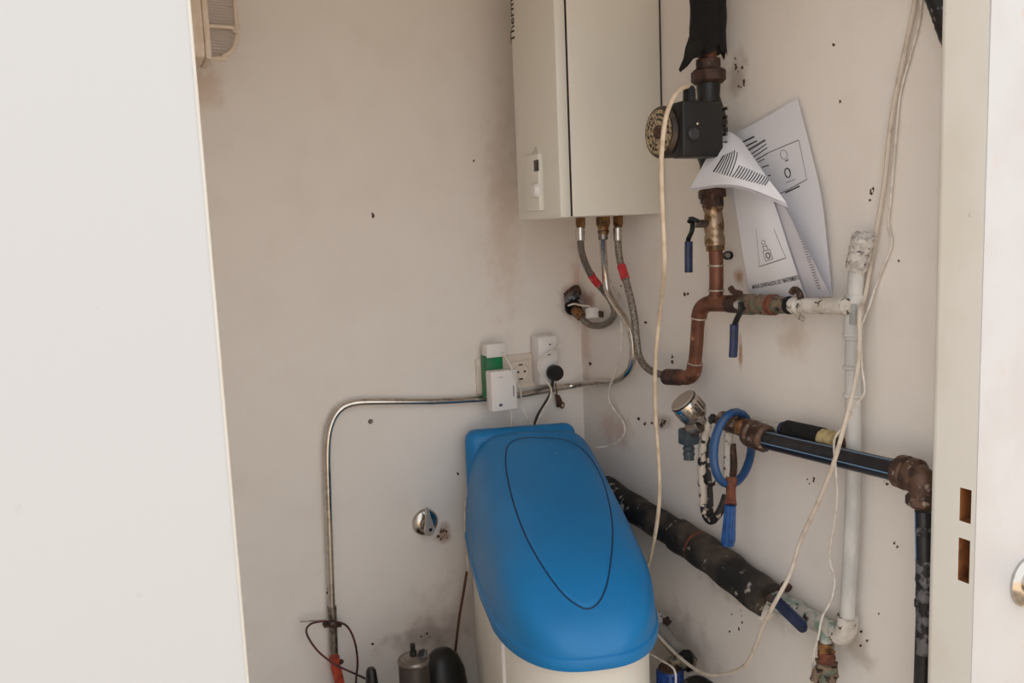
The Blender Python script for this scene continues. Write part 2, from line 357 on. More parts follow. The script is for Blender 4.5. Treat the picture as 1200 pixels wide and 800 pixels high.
# ---------------------------------------------------------------- boiler
yn = R(774, 248, .012).y; zb = B(672, 254, -yn).z
xf_ = B(657, 255, -yn).x; xs_ = B(671, 254, -yn).x
yfar = R(607, 259, -xf_).y; ZT = 2.2
bo = thing('wall_boiler', 'cream wall boiler with narrow control panel hung high in the corner', 'boiler', (-.012, (yn+yfar)/2, zb))
obj('casing', quadbox(xs_+.0005, -.005, yn, yfar, zb, ZT, .003), m_boiler, bo)
obj('seam_gasket', quadbox(xs_-.001, xs_+.003, yn+.0012, yfar-.003, zb+.002, ZT-.004), m_seam, bo)
obj('rear_gap_shade', quadbox(-.0055, 0, yn+.003, yfar-.004, zb+.004, ZT-.004), m_seam, bo)  # dark filler painted as the shade in the gap between boiler and wall
fp = obj('front_cover', quadbox(xf_, xs_-.001, yn, yfar, zb-.002, ZT, .007), m_boilerf, bo)
def X(px, py, x): d = ray(px, py); return CAM+d*((x-CAM.x)/d.x)
def onfront(px, py, o=0): return X(px, py, xf_-o)
a, b = onfront(618.5, 183), onfront(638, 246.5)
y0, y1, z0, z1 = min(a.y, b.y), max(a.y, b.y), min(a.z, b.z), max(a.z, b.z)
pn = obj('control_panel', quadbox(xf_-.012, xf_+.001, y0, y1, z0, z1, .003), m_boilerf, bo)
c = onfront(628.5, 194, .012); dz = pw(c, 6.5)
obj('display', box((xf_-.0122, c.y, c.z), (.0012, .022, dz*2), .0003), m_disp, pn)
c = onfront(629, 223, .012); kr = pw(c, 9)
obj('control_knob', lathe([(kr, 0), (kr, .004), (kr*.8, .010), (kr*.76, .012), (0, .012)], (xf_-.0115, c.y, c.z), (-1, 0, 0), 24), m_white, pn)
c = onfront(629, 174, 0)
obj('panel_arch', tube([V((xf_-.002, c.y+.016*math.cos(t*math.pi/6), z1-.002+.020*math.sin(t*math.pi/6))) for t in range(7)], .0028, 8, 3), m_boilerf, pn)
def text_mesh(s, size=1.0, off=0):
    cu = bpy.data.curves.new('t', 'FONT'); cu.body = s; cu.size = size; cu.offset = off; cu.resolution_u = 3
    o = bpy.data.objects.new('t', cu); COL.objects.link(o); dg = bpy.context.evaluated_depsgraph_get(); dg.update()
    me = bpy.data.meshes.new_from_object(o.evaluated_get(dg)); bm = NB(); bm.from_mesh(me)
    bpy.data.objects.remove(o); bpy.data.curves.remove(cu); bpy.data.meshes.remove(me)
    xs = [v.co.x for v in bm.verts]; ys = [v.co.y for v in bm.verts]
    return bm, min(xs), max(xs), min(ys), max(ys)
bm, x0, x1, ty0, ty1 = text_mesh('Therm', 1, .012)
ta = onfront(603.5, 49); tb = onfront(603.5, -3); tc_ = onfront(598.8, 49)
for v in bm.verts:
    u = (v.co.x-x0)/(x1-x0); v.co = V((xf_-.0006, ta.y+(tc_.y-ta.y)*v.co.y/.7, ta.z+(tb.z-ta.z)*u))
obj('lettering', bm, m_ink, fp, False)
# fittings under the boiler
def down(px, py, off): return B(px, py, off)
fit = [(680, .25, .0105), (706.5, .25, .015), (724, .25, .0105)]
for i, (px, off, r) in enumerate(fit):
    t = down(px, 253, off); t.z = zb; bt = V((t.x, t.y, zb-.028))
    f = obj('outlet_nut', hexn(t, V((t.x, t.y, zb-.02)), r*1.25), m_brass, bo)
    obj('outlet_collar', lathe([(r*.9, 0), (r, .004), (r*.8, .012), (r*.95, .016), (r*.8, .024)], V((t.x, t.y, zb-.018)), (0, 0, -1), 18), m_brass, f)
# control: hoses
def path(lst, off0, off1, clear0=.04, clear1=.02):
    n = len(lst); return [C(px, py, off0+(off1-off0)*i/(n-1), clear0+(clear1-clear0)*i/(n-1)) for i, (px, py) in enumerate(lst)]
hp = path([(680, 280), (681.5, 295), (687, 311), (695, 326), (707, 340), (716, 352), (720, 365), (716, 375), (706, 381), (693, 381), (685, 376), (681, 370)], .25, .06, .03, .015)
h1 = thing('braided_hose', 'braided steel hose with red band curling from boiler into the corner hole', 'hose', hp[-1])
obj('hose', tube(hp, .0085, 12, 6), m_braid, h1)
obj('red_band', tube([hp[3].lerp(hp[2], .35), hp[3], hp[3].lerp(hp[4], .5)], .0095, 12, 5), m_red, h1, label='red band')
e0 = hp[-1]; ed = (hp[-1]-hp[-2]).normalized(); ed = (ed+V((-.5, 1, .5))*.5).normalized()
obj('end_nut', hexn(e0-ed*.004, e0+ed*.03, .0145), m_brass, h1)
obj('ferrule', cyl(hp[0]+V((0, 0, .028)), hp[0]-V((0, 0, .004)), .0105, 16), m_chrome, h1)
gp = path([(706.5, 275), (707, 292), (709, 318), (712, 340), (721, 357), (733, 375), (741, 397), (741, 424), (733, 439)], .25, .10, .055, .028) + \
     [C(px, py, .02, .016) for px, py in [(718, 447), (700, 448.5)]] + [B(px, py, .018) for px, py in [(672, 451.5), (640, 457), (600, 464), (560, 467.5), (510, 470), (450, 470.5), (416, 472), (398, 480), (387.5, 498), (383.5, 526), (384.5, 580), (386.5, 640), (389, 712)]]
gt = thing('chrome_gas_pipe', 'bright chrome pipe bent along the back wall and down to the left', 'pipe', gp[-1])
obj('pipe', tube(gp, .0085, 14, 8), m_chrome, gt)
t0 = gp[0]
obj('top_union', cyl(t0+V((0, 0, .02)), t0-V((0, 0, .012)), .0115, 16), m_steel, gt)
jq = gp[-1]
obj('joint_sleeve', lump(jq+V((0, 0, .004)), B(390.5, 732, .018), .0105, 14, 6, .08), m_steel, gt, label='crusted joint sleeve')
lo1, lo2 = B(390.5, 730, .018), B(392, 772, .018)
obj('lower_stub', cyl(lo1, lo2, .0095, 14), m_steel, gt)
cl = thing('pipe_clip', 'small rusty clip holding the chrome pipe near its lower end', 'clip', B(391, 732, .0))
obj('band', cyl(B(391, 729.5, .018), B(391, 734, .018), .0125, 16), m_rust, cl)
obj('arm', box(B(386, 731, .012), (.03, .02, .006), .001), m_rust, cl)
obj('screw', ball(B(398, 732, .02), .006), m_rust, cl)
hp2 = path([(724, 280), (725, 296), (728, 311), (733, 327), (738, 346), (743, 370), (746, 398), (749, 417), (757, 430), (769, 437), (784, 441)], .25, .3, .045, .05)
hp2 = [C(px, py, .25, .045+.005*i/10) if i < 2 else R(px, py, .043+.007*i/10) for i, (px, py) in enumerate([(724, 280), (725, 296), (728, 311), (733, 327), (738, 346), (743, 370), (746, 398), (749, 417), (757, 430), (769, 437), (786, 441)])]
h2 = thing('braided_hose', 'braided steel hose with red tag running down to the copper elbow', 'hose', hp2[-1])
obj('hose', tube(hp2, .0085, 12, 6), m_braid, h2)
obj('red_tag', tube([hp2[2], hp2[3].lerp(hp2[2], .3), hp2[3]], .0105, 12, 5), m_red, h2, label='red tag')
obj('ferrule', cyl(hp2[0]+V((0, 0, .028)), hp2[0]-V((0, 0, .004)), .0105, 16), m_chrome, h2)

# ---------------------------------------------------------------- vertical column: lagging, pump, valve, copper
O = .055
sl = [R(829, -40, O), R(829, 0, O), R(831, 30, O), R(830, 60, O)]
s0 = thing('pipe_insulation', 'torn black foam sleeve on the vertical pipe above the pump', 'insulation', sl[-1])
rs = pw(sl[1], 21)
bm = NB(); rnd = random.Random(3)
# sleeve as a ragged-ended tube
ax = (sl[3]-sl[0]).normalized(); x_, y_, z_ = axes(ax); rings = []
for i in range(14):
    p = sl[0]+(sl[3]-sl[0])*(i/13); rg = []
    for k in range(20):
        a = 2*math.pi*k/20; e = V((0, 0, 0))
        if i == 13: e = ax*rnd.uniform(-.012, .016)
        rg.append(bm.verts.new(p+(x_*math.cos(a)+y_*math.sin(a))*rs*(1+.04*math.sin(k*2.1+i)+(.0 if i < 10 else .03*(i-10)*math.cos(a*2)))+e))
    rings.append(rg)
for a_, b_ in zip(rings, rings[1:]):
    for k in range(20): bm.faces.new((a_[k], a_[(k+1) % 20], b_[(k+1) % 20], b_[k]))
bm.faces.new(rings[0]); bm.faces.new(rings[-1])
obj('sleeve', bm, m_foam, s0)
fl = [R(809, 38, O+.02), R(826, 50, O+.045), R(820, 66, O+.045), R(813, 68, O+.04), R(806, 77, O+.04), R(797.5, 84, O+.045), R(795.5, 81, O+.045), R(801, 68, O+.04), R(803, 56, O+.035)]
obj('torn_flap', prism(fl, (.004, .006, 0)), m_foam, s0, label='torn flap hanging to the left')
pu = thing('circulation_pump', 'black circulation pump on the vertical pipe, round silver label facing left', 'pump', R(830, 190, O))
pc = R(829, 155, O)
obj('upper_pipe', cyl(R(829, 56, O), R(830, 74, O), pw(pc, 10), 18), m_copper, pu, label='short rusty copper neck')
obj('union_collar', cyl(R(830, 69, O), R(830, 82, O), pw(pc, 14), 20), m_rust, pu)
obj('union_nut', lathe([(pw(pc, 17), 0), (pw(pc, 20), .005), (pw(pc, 20), .022), (pw(pc, 16), .028)], R(830, 81, O), (0, 0, -1), 8), m_rust, pu)
obj('volute', lathe([(pw(pc, 14), 0), (pw(pc, 13), .03), (pw(pc, 18), .055), (pw(pc, 22), .08), (pw(pc, 22), .12), (pw(pc, 13), .15), (pw(pc, 11), .16), (pw(pc, 11), .235)], R(830, 95, O), (0, 0, -1), 20), m_black, pu)
dc = R(773, 155, .2); rd = pw(dc, 30)
mc = V((-O, dc.y, dc.z))
mo = obj('motor', lathe([(rd*.55, .02), (rd*.6, .07), (rd*.96, .085), (rd*.98, .10), (rd, .125), (rd, .143), (rd*.94, .147), (0, .147)], mc, (-1, 0, 0), 32), mat('motor_grey', (92, 78, 66), .5, .4, c2=(60, 50, 44), scale=40), pu)
fc = V((-O-.1475, dc.y, dc.z))
lb_ = obj('label_plate', lathe([(rd*.86, 0), (rd*.86, .001), (rd*.24, .0012), (rd*.22, .0005)], fc, (-1, 0, 0), 32), m_label, mo)
obj('shaft_plug', lathe([(rd*.26, 0), (rd*.26, .003), (rd*.2, .005), (0, .004)], fc, (-1, 0, 0), 20), m_rust, mo)
bm = NB()
for k in range(22):
    a = 2*math.pi*k/22+.1
    if k % 4 == 0: continue
    for rr_ in (.68, .48):
        c = fc+V((-.0016, math.cos(a)*rd*rr_, math.sin(a)*rd*rr_)); box(c, (.0006, .0035, .006 if rr_ > .6 else .004), 0, (V((1, 0, 0)), V((0, math.cos(a), math.sin(a))), V((0, -math.sin(a), math.cos(a)))), bm)
obj('label_print', bm, m_ink, lb_, False)
# terminal box on the camera side of the motor
def PD(px, py, d):       # point at camera depth d
    return CAM+ray(px, py)*d
q1, q2 = dc.y-rd*.55, dc.y-rd*.55-.035
def plane_y(px, py, y): dd = ray(px, py); return CAM+dd*((y-CAM.y)/dd.y)
A_, B_ = plane_y(786, 121, q1), plane_y(848, 184, q2)
tb_ = obj('terminal_box', quadbox(A_.x, min(B_.x, -.012), q2, q1, B_.z, A_.z, .004), m_black, pu)
kc = plane_y(812, 157, q2)
obj('speed_switch', lathe([(.012, 0), (.012, .004), (.009, .007), (0, .007)], kc, (0, -1, 0), 18), mat('dark_grey_switch', (52, 52, 54), .4), tb_)
obj('box_screw', ball(plane_y(817, 145, q2-.001), .0032), m_chrome, tb_)
gl = plane_y(808, 121, (q1+q2)/2)
obj('cable_gland', lathe([(.0135, -.004), (.0135, .004), (.012, .006), (.0115, .024), (.008, .03)], gl, (0, 0, 1), 12), m_black, tb_)
bm = NB()
for k in range(5): c = plane_y(846, 128+k*10, q2+.02); box((min(c.x, -.013), c.y, c.z), (.004, .03, .006), .001, bm=bm)
obj('cooling_rib', bm, m_steel, pu)
# pump cable
cb = [V(gl)+V((0, 0, .03)), plane_y(800, 103, q2-.005), plane_y(790, 113, q2-.012), plane_y(781, 135, q2-.014), plane_y(776.5, 165, q2-.016), plane_y(775, 200, q2-.016), plane_y(777, 260, q2-.01), plane_y(778.5, 310, q2-.005), R(774, 360, .185), R(769, 410, .175), R(767.5, 450, .165), R(768.5, 490, .155), R(771.5, 530, .15), R(773, 570, .145), R(771, 605, .14), R(765, 640, .13), R(759, 664, .10), R(752, 700, .05)]
obj_ = obj('pump_cable', tube(cb, .0042, 10, 8), m_cable); meta(obj_, 'thick ivory cable hanging from the pump gland down beside the blue lid', 'cable')
# upper ball valve
v1 = thing('ball_valve', 'upper brass ball valve with hanging blue lever, below the curled paper', 'valve', R(838, 296, O))
def V1(y): return R(834.5+(y-225)*.055, y, O)
pr_ = pw(V1(250), 1)
obj('top_flange', cyl(V1(222), V1(232), 16*pr_, 8), m_rust, v1)
obj('upper_nut', cyl(V1(230), V1(243), 12.5*pr_, 8), m_rust, v1)
obj('body', lathe([(11*pr_, 0), (12*pr_, .006), (10*pr_, .012), (11.5*pr_, .03), (12*pr_, .045), (10.5*pr_, .055), (12*pr_, .062), (12*pr_, .078)], V1(241), V1(285)-V1(241), 20), m_valve, v1)
obj('lower_nut', hexn(V1(279), V1(294), 11.5*pr_), m_brass, v1)
st0 = V1(262); st1 = R(812, 262, O+.05)
obj('stem', cyl(st0, st1, .008, 14), m_steel, v1)
lv = obj('lever', tube([st1+V((0, .008, .012)), st1+V((0, .002, .004)), R(811, 270, O+.055), R(806.5, 281, O+.055), R(806.5, 292, O+.055)], .0055, 8, 5, sq=.6), m_black, v1)
obj('lever_sleeve', tube([R(807, 283, O+.055), R(807, 300, O+.055), R(807, 319, O+.055)], .0085, 12, 4, sq=.75), m_bluel, lv)
obj('wing_screw', tube([R(807, 260, O+.055), R(811, 256, O+.055), R(818, 259, O+.055)], .004, 8, 4), m_black, v1)
# copper run
cp = thing('copper_pipe', 'old copper pipe run with tee and elbows below the upper valve', 'pipe', R(800, 444, O-.003))
rc = .0138
ri = [R(838.5, 288, O), R(839.5, 320, O), R(839, 352, O)]
obj('riser', tube(ri, rc, 16, 4), m_copper, cp)
lf = [R(858, 355.5, O), R(840, 355.5, O), R(829, 356.5, O), R(821.5, 362, O), R(818.5, 372, O), R(816.5, 400, O), R(814, 428, O), R(812, 437, O), R(806, 442, O), R(797, 442, O)]
obj('bend', tube(lf, rc, 16, 8), m_copper, cp)
for p, q_ in ((lf[3], lf[4]), ): pass
bm = NB()
tube([R(836, 355.7, O), R(829.5, 356, O), R(822, 361.5, O), R(818.8, 372, O)], rc*1.16, 16, 6, bm); obj('elbow', bm, m_copper, cp)
obj('elbow', tube([R(814.5, 426, O), R(812, 437, O), R(806, 442, O), R(796, 442, O)], rc*1.16, 16, 6), m_copper, cp)
obj('tee', tube([R(833, 355.5, O), R(857, 355.5, O)], rc*1.18, 16, 4, smooth=False, bm=tube([R(839.2, 346, O), R(839, 355, O)], rc*1.18, 16, smooth=False)), m_copper, cp)
obj('inlet_cap', cyl(R(797, 442, O), R(781, 441.5, O), rc*1.3, 16), m_rust, cp)
for a_, b_ in ((R(839.2, 339, O), R(839.2, 341, O)), (R(838.9, 310, O), R(838.9, 312, O)), (R(819, 371.5, O), R(818.8, 373.5, O)), (R(814.3, 426, O), R(814.5, 424.5, O))):
    obj('solder_ring', cyl(a_, b_, rc*1.2, 16, bev=.0005), m_solder, cp)
# lower valve, union and white branch
v2 = thing('ball_valve', 'lower ball valve with blue lever hanging under the copper tee', 'valve', R(868, 370, O))
W_ = lambda px, o=O: R(px, 356+(px-855)*.022, o)
pr2 = pw(W_(880), 1)
obj('body', cyl(W_(854), W_(870), 11*pr2, 12), m_rust, v2)
obj('body_ball', lathe([(9*pr2, 0), (12.5*pr2, .008), (12.5*pr2, .035), (9*pr2, .045)], W_(868), W_(890)-W_(868), 16), m_moss, v2)
sp0 = R(866, 357, O+.02); 
obj('stem', cyl(R(867, 357, O), R(864.5, 357, O+.045), .009, 14), m_steel, v2)
lv = obj('lever', tube([R(868, 354, O+.047), R(868, 364, O+.05), R(863, 375, O+.05), R(860.5, 383, O+.05), R(860.5, 392, O+.05)], .0065, 8, 5, sq=.6), m_black, v2)
obj('lever_sleeve', tube([R(860.5, 380, O+.05), R(860, 400, O+.05), R(859, 418, O+.05)], .0088, 12, 4, sq=.75), m_bluel, lv)
obj('wing_screw', tube([R(856, 337, O+.02), R(860, 342, O+.02), R(868, 344, O+.02)], .006, 8, 4), m_rust, v2)
un = thing('pipe_union', 'crusted green and brown union between lower valve and white branch pipe', 'fitting', R(905, 365, O))
obj('crusted_union', lump(W_(878), W_(903), 11.5*pr2, 14, 12, .1, seed=4), m_moss, un)
obj('rust_ring', cyl(W_(902), W_(909), 12*pr2, 16), m_rusty2, un)
obj('green_collar', lump(W_(909), W_(926), 9.5*pr2, 14, 6, .09, seed=5), m_moss, un)
obj('dark_collar', cyl(W_(923), W_(928), 10*pr2, 14), m_foam, un)
wp = thing('white_branch_pipe', 'short crusted white pipe running level from union to the upright pipe', 'pipe', R(960, 370, O))
obj('pipe', lump(W_(927), W_(992), 9*pr2*.93, 16, 24, .04, seed=6), m_crust, wp)
tp = thing('pipe_clamp', 'rusty wing clamp on the white branch pipe under the papers', 'clamp', R(935, 372, O))
obj('clamp_band', cyl(W_(930), W_(937), 10*pr2, 14), m_crust, tp)
obj('clamp_ear', tube([R(927.5, 343, O+.005), R(931, 339, O+.005), R(936, 342, O+.005), R(939, 350, O+.005)], .0058, 10, 5), m_rust, tp)
obj('clamp_foot', tube([R(934, 366, O), R(937, 371, O-.01), R(941, 374, O-.02)], .005, 8, 4), m_crust, tp)
sc = thing('wall_screw', 'dark screw head in the wall left of the paper cover', 'screw', R(856, 299, 0))
obj('head', lathe([(.0085, 0), (.009, .01), (.006, .016), (0, .016)], R(856, 299, 0), (-1, 0, 0), 12), m_black, sc)
obj('plug', cyl(R(849, 299, .003), R(853, 299, .014), .006), m_steel, sc)

# ---------------------------------------------------------------- upright white pipe
OU = .03
up = [R(1004.5, 300, OU), R(1003, 330, OU), R(1001, 360, OU), R(999.5, 420, OU), R(1000, 480, OU), R(1000, 560, OU), R(997.5, 640, OU), R(993, 715, OU), R(990, 742, OU)]
ut = thing('upright_white_pipe', 'flaking white upright pipe near the door with taped top end', 'pipe', R(990, 756, OU))
ru = .0128
obj('pipe', tube(up, ru, 16, 8), m_wpipe, ut)
obj('tape_wrap', lump(R(1003.5, 314, OU), R(1012.5, 276, OU+.01), .0178, 16, 8, .07, seed=9), m_tapewrap, ut, label='crusted tape wrap on the top end')
obj('coupling', cyl(R(1001.6, 345, OU), R(999.5, 398, OU), ru*1.22, 16), m_wpipe, ut)
obj('coupling_plate', box(R(999.5, 368, OU+.014), (.004, .013, .034), .001), mat('grey_plate', (168, 168, 166), .5), ut)
obj('elbow', tube([R(993.5, 722, OU), R(991.5, 738, OU), R(984, 744, OU), R(972, 737, OU)], ru*1.4, 16, 6), m_crust, ut)
for yy in (392, 430, 463):
    c = R(999.5, yy, OU); obj('pipe_band', cyl(c-V((0, 0, .003)), c+V((0, 0, .003)), ru*1.32, 16), m_wpipe, ut)
bm = NB(); rnd = random.Random(2)
for i in range(26):
    t = rnd.random(); py = 600+130*t if i < 18 else rnd.uniform(420, 470); c = R(1000.2-(py-560)*.058-3.5 if py > 560 else 995, py, OU+ru*.8)
    vs = [bm.verts.new(c+V((-.0015, rnd.uniform(-.0035, .0035), dzz*rnd.uniform(.7, 1.2)))) for dzz in (-.011, .011)] + [bm.verts.new(c+V((-.001, .004, 0)))]
    bm.faces.new(vs)
o = obj('rust_flake', bm, m_rust, ut); o['kind'] = 'stuff'

# ---------------------------------------------------------------- curled manual pages
def patch(rows, nu=14, nv=14):      # rows of control points -> function(u, v)
    def f(u, v):
        cols = [sp1([r for r in row], u) for row in rows]; return sp1(cols, v)
    return f
def sp1(p, t):
    if len(p) == 2: return p[0].lerp(p[1], t)
    x = t*(len(p)-1); i = min(int(x), len(p)-2); s = x-i
    P = [p[0]*2-p[1]]+list(p)+[p[-1]*2-p[-2]]; p0, p1_, p2_, p3_ = P[i:i+4]
    return .5*((2*p1_)+(p2_-p0)*s+(2*p0-5*p1_+4*p2_-p3_)*s*s+(3*p1_-p0-3*p2_+p3_)*s**3)
def sheet(f, n=16, th=.0004, bm=None):
    bm = bm or NB(); g_ = [[bm.verts.new(f(i/n, j/n)) for i in range(n+1)] for j in range(n+1)]
    fs = [bm.faces.new((g_[j][i], g_[j][i+1], g_[j+1][i+1], g_[j+1][i])) for j in range(n) for i in range(n)]
    r = bmesh.ops.extrude_face_region(bm, geom=fs); vs = [e for e in r['geom'] if isinstance(e, bmesh.types.BMVert)]
    bmesh.ops.translate(bm, verts=vs, vec=V((th, th*.5, 0))); return bm
mn = thing('instruction_manual', 'curled stapled instruction pages hanging on the wall beside the valves', 'booklet', R(925, 346, .01))
fA = patch([[R(838, 168, .015), R(885, 144, .012), R(934.5, 115, .014)], [R(850, 215, .02), R(905, 195, .016), R(951, 180, .012)], [R(868, 270, .022), R(920, 255, .018), R(964, 240, .02)], [R(885, 348, .008), R(935, 347, .008), R(975, 346, .012)]])
sA = obj('back_page', sheet(fA), m_paper, mn)
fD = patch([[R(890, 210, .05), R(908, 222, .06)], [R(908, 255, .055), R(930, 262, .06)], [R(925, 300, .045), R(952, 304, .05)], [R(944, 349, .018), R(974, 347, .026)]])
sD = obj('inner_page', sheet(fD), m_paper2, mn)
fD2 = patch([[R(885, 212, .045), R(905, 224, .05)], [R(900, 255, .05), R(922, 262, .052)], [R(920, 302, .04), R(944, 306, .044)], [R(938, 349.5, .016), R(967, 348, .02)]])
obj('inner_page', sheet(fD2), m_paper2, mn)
fC = patch([[R(856, 200, .04), R(876, 205, .058), R(898, 212, .05)], [R(862, 240, .05), R(885, 238, .066), R(908, 240, .062)], [R(871, 300, .05), R(898, 298, .06), R(926, 296, .056)], [R(880, 349, .022), R(912, 350, .026), R(945, 351, .022)]])
sC = obj('front_cover', sheet(fC), m_paper, mn)
fB = patch([[R(845, 156, .07), R(856, 155, .06), R(868, 163, .045)], [R(833, 176, .11), R(858, 178, .105), R(884, 186, .07)], [R(820, 200, .125), R(858, 200, .12), R(900, 209, .088)], [R(808.5, 221, .125), R(862, 217, .125), R(922, 238, .078)]])
sB = obj('folded_page', sheet(fB), m_paper, mn)
fB2 = patch([[R(846, 157, .064), R(858, 156, .054), R(869, 165, .039)], [R(834, 178, .104), R(859, 180, .099), R(885, 188, .064)], [R(821, 202, .119), R(859, 203, .114), R(901, 212, .082)], [R(810, 223.5, .119), R(862, 220, .119), R(924, 243, .072)]])
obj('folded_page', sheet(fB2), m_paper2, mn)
def stroke(f, u0, v0, u1, v1, wd, bm, lift=.0009, n=6):
    du, dv = u1-u0, v1-v0; L = math.hypot(du, dv) or 1; pu_, pv_ = -dv/L*wd, du/L*wd; pv = None
    for i in range(n+1):
        t = i/n; a_ = f(u0+du*t+pu_, v0+dv*t+pv_); b_ = f(u0+du*t-pu_, v0+dv*t-pv_); l = V((-lift, -lift, 0))
        a_, b_ = bm.verts.new(a_+l), bm.verts.new(b_+l)
        if pv: bm.faces.new((pv[0], a_, b_, pv[1]))
        pv = (a_, b_)
def finish(bm, name, mt, par): obj(name, bm, mt, par, False)['kind'] = 'stuff'
def pix(p): v_ = p-CAM; d_ = v_.dot(FW); return 600+F_PX*v_.dot(RT)/d_, 400-F_PX*v_.dot(UP)/d_
def inv(f, px, py):          # where on a sheet a printed mark belongs
    best, bu, bv, st = 1e9, .5, .5, .5
    for lev in range(5):
        cu_, cv_ = bu, bv
        for i in range(-6, 7):
            for k in range(-6, 7):
                u, v = min(1, max(0, cu_+st*i/6)), min(1, max(0, cv_+st*k/6)); x, y = pix(f(u, v)); e = (x-px)**2+(y-py)**2
                if e < best: best, bu, bv = e, u, v
        st *= .28
    return bu, bv
def line(f, a, b, wpx, bm, lift=.0009):
    (ua, va), (ub, vb) = inv(f, *a), inv(f, *b); n = 5; pv = None
    pa, pb_ = f(ua, va), f(ub, vb); side = (pb_-pa).cross(CAM-pa).normalized()*pw(pa, wpx*.5); l = (CAM-pa).normalized()*lift
    for i in range(n+1):
        p = f(ua+(ub-ua)*i/n, va+(vb-va)*i/n)+l; x, y = bm.verts.new(p+side), bm.verts.new(p-side)
        if pv: bm.faces.new((pv[0], x, y, pv[1]))
        pv = (x, y)
def oval(f, c, rx, ry, wpx, bm, tilt=.2):
    P_ = []
    for i in range(13):
        a = 2*math.pi*i/12; x, y = rx*math.cos(a), ry*math.sin(a); P_.append((c[0]+x*math.cos(tilt)-y*math.sin(tilt)*-1, c[1]-x*math.sin(tilt)+y*math.cos(tilt)))
    for a, b in zip(P_, P_[1:]): line(f, a, b, wpx, bm)
rnd = random.Random(11)
bm = NB()       # folded page: heading and its text lines
for k in range(20):
    b_ = (836+3.15*k, 201.5+.82*k)
    t_ = (848+2.6*k, 182-1.2*k) if k < 6 else (b_[0]+9-.18*(k-6), b_[1]-14+.42*(k-6))
    if k == 6: t_ = (864, 178)
    line(fB, b_, t_, 2.0 if k == 0 else 1.15, bm, .0015)
finish(bm, 'printed_text', m_ink, sB)
bm = NB()       # back page
for a, b, w_ in (((868, 167.5), (884, 160), 1.9), ((872, 172.5), (887, 165), 1.6), ((880, 181), (898, 168.5), 1.1), ((883, 184), (899, 173), 1.1), ((886, 187.5), (899, 180), 1.1), ((888, 190), (896, 186), 1), ((893, 196), (901, 193.5), 1.3), ((900, 206), (903, 205), 1.3), ((920, 226), (937, 218), 1.6)): line(fA, a, b, w_, bm)
finish(bm, 'printed_text', m_ink, sA)
bm = NB()
for a, b, w_ in (((876, 177), (897, 164.5), 3.4), ((898, 180), (936, 164), .9), ((914, 227), (946, 210), .9), ((936, 164), (945, 209), .5), ((920, 189), (924, 187), 1.6), ((921, 214), (932, 210), .7)): line(fA, a, b, w_, bm)
oval(fA, (918.5, 181), 4, 5.5, .6, bm)
finish(bm, 'printed_frame', m_inkl, sA)
bm = NB(); oval(fA, (923, 202.5), 3.2, 5.6, 1.3, bm); finish(bm, 'printed_ring', m_ink, sA)
bm, x0, x1, ty0, ty1 = text_mesh('MANUAL DE INSTALACION, USO Y MANTENIMIENTO', 1, .012)
bmesh.ops.subdivide_edges(bm, edges=[e for e in bm.edges if e.calc_length() > 1], cuts=2)
ua, va = inv(fC, 882, 338.5); ub, vb = inv(fC, 943.5, 325); uc, vc_ = inv(fC, 882, 334)
for v in bm.verts:
    t = (v.co.x-x0)/(x1-x0); h = v.co.y/.7; p = fC(ua+(ub-ua)*t, va+(vb-va)*t+(vc_-va)*h); v.co = p+(CAM-p).normalized()*.001
finish(bm, 'cover_title', m_ink, sC)
bm = NB()
for a, b, w_ in (((889, 312.5), (921, 302), .9), ((907, 268), (920.5, 301), .5), ((886, 268), (890, 311), .35), ((894, 294.5), (902, 292), .7), ((902, 292), (905.5, 303), .7), ((905.5, 303), (897.5, 306), .7), ((897.5, 306), (894, 294.5), .7), ((893, 289), (899, 287.5), .8), ((894, 289), (895.5, 294), .7), ((898, 288), (900, 292), .7)): line(fC, a, b, w_, bm)
oval(fC, (894.5, 284), 2.2, 2.6, .6, bm)
finish(bm, 'cover_drawing', m_inkl, sC)
bm = NB(); oval(fC, (900, 299.3), 2.2, 3.2, 1.1, bm); finish(bm, 'cover_ring', m_ink, sC)
bm = NB()
for k in range(26): t = k/25; x, y = 931+27*t, 262+76*t; line(fD, (x, y), (x+3.5+1.5*rnd.random(), y-1), .9, bm, .0012)
finish(bm, 'printed_text', m_inkl, sD)

# ---------------------------------------------------------------- lower right plumbing
OG = .10
ga = thing('pressure_gauge', 'chrome capped gauge tilted up on the pipe below the copper elbow', 'gauge', R(822, 494, OG))
g0, g1 = R(823, 495, OG-.01), R(799, 468, OG+.03); gd = (g1-g0)
gl_ = gd.length; rg = pw(g1, 17)
obj('cap', lathe([(rg*.35, 0), (rg*.5, gl_*.14), (rg*.92, gl_*.3), (rg, gl_*.36), (rg, gl_*.9), (rg*.97, gl_*.94)], g0, gd, 28), m_chrome, ga)
obj('dial', lathe([(rg*.95, gl_*.92), (rg*.97, gl_*.97), (rg*.9, gl_), (0, gl_*.99)], g0, gd, 28), mat('brushed_dial', (176, 164, 152), .45, .5), ga)
obj('dial_ring', lathe([(rg*1.0, gl_*.90), (rg*1.02, gl_*.92), (rg*1.0, gl_*.945)], g0, gd, 28), m_black, ga)
bm = NB(); x_, y_, z_ = axes(gd)
for k in range(18):
    a = 2*math.pi*k/18; rdir = x_*math.cos(a)+y_*math.sin(a); box(g0+gd*.60+rdir*rg*.99, (.006, .0025, gl_*.36), .0008, (x_*-math.sin(a)+y_*math.cos(a), rdir, z_), bm)
obj('knurl', bm, m_steel, ga)
cn = thing('hose_connector', 'grey blue plastic connector pointing down beneath the gauge', 'connector', R(807, 534, OG+.01))
obj('elbow_top', cyl(R(820, 497, OG), R(808, 503, OG+.01), .017, 12), m_steel, cn)
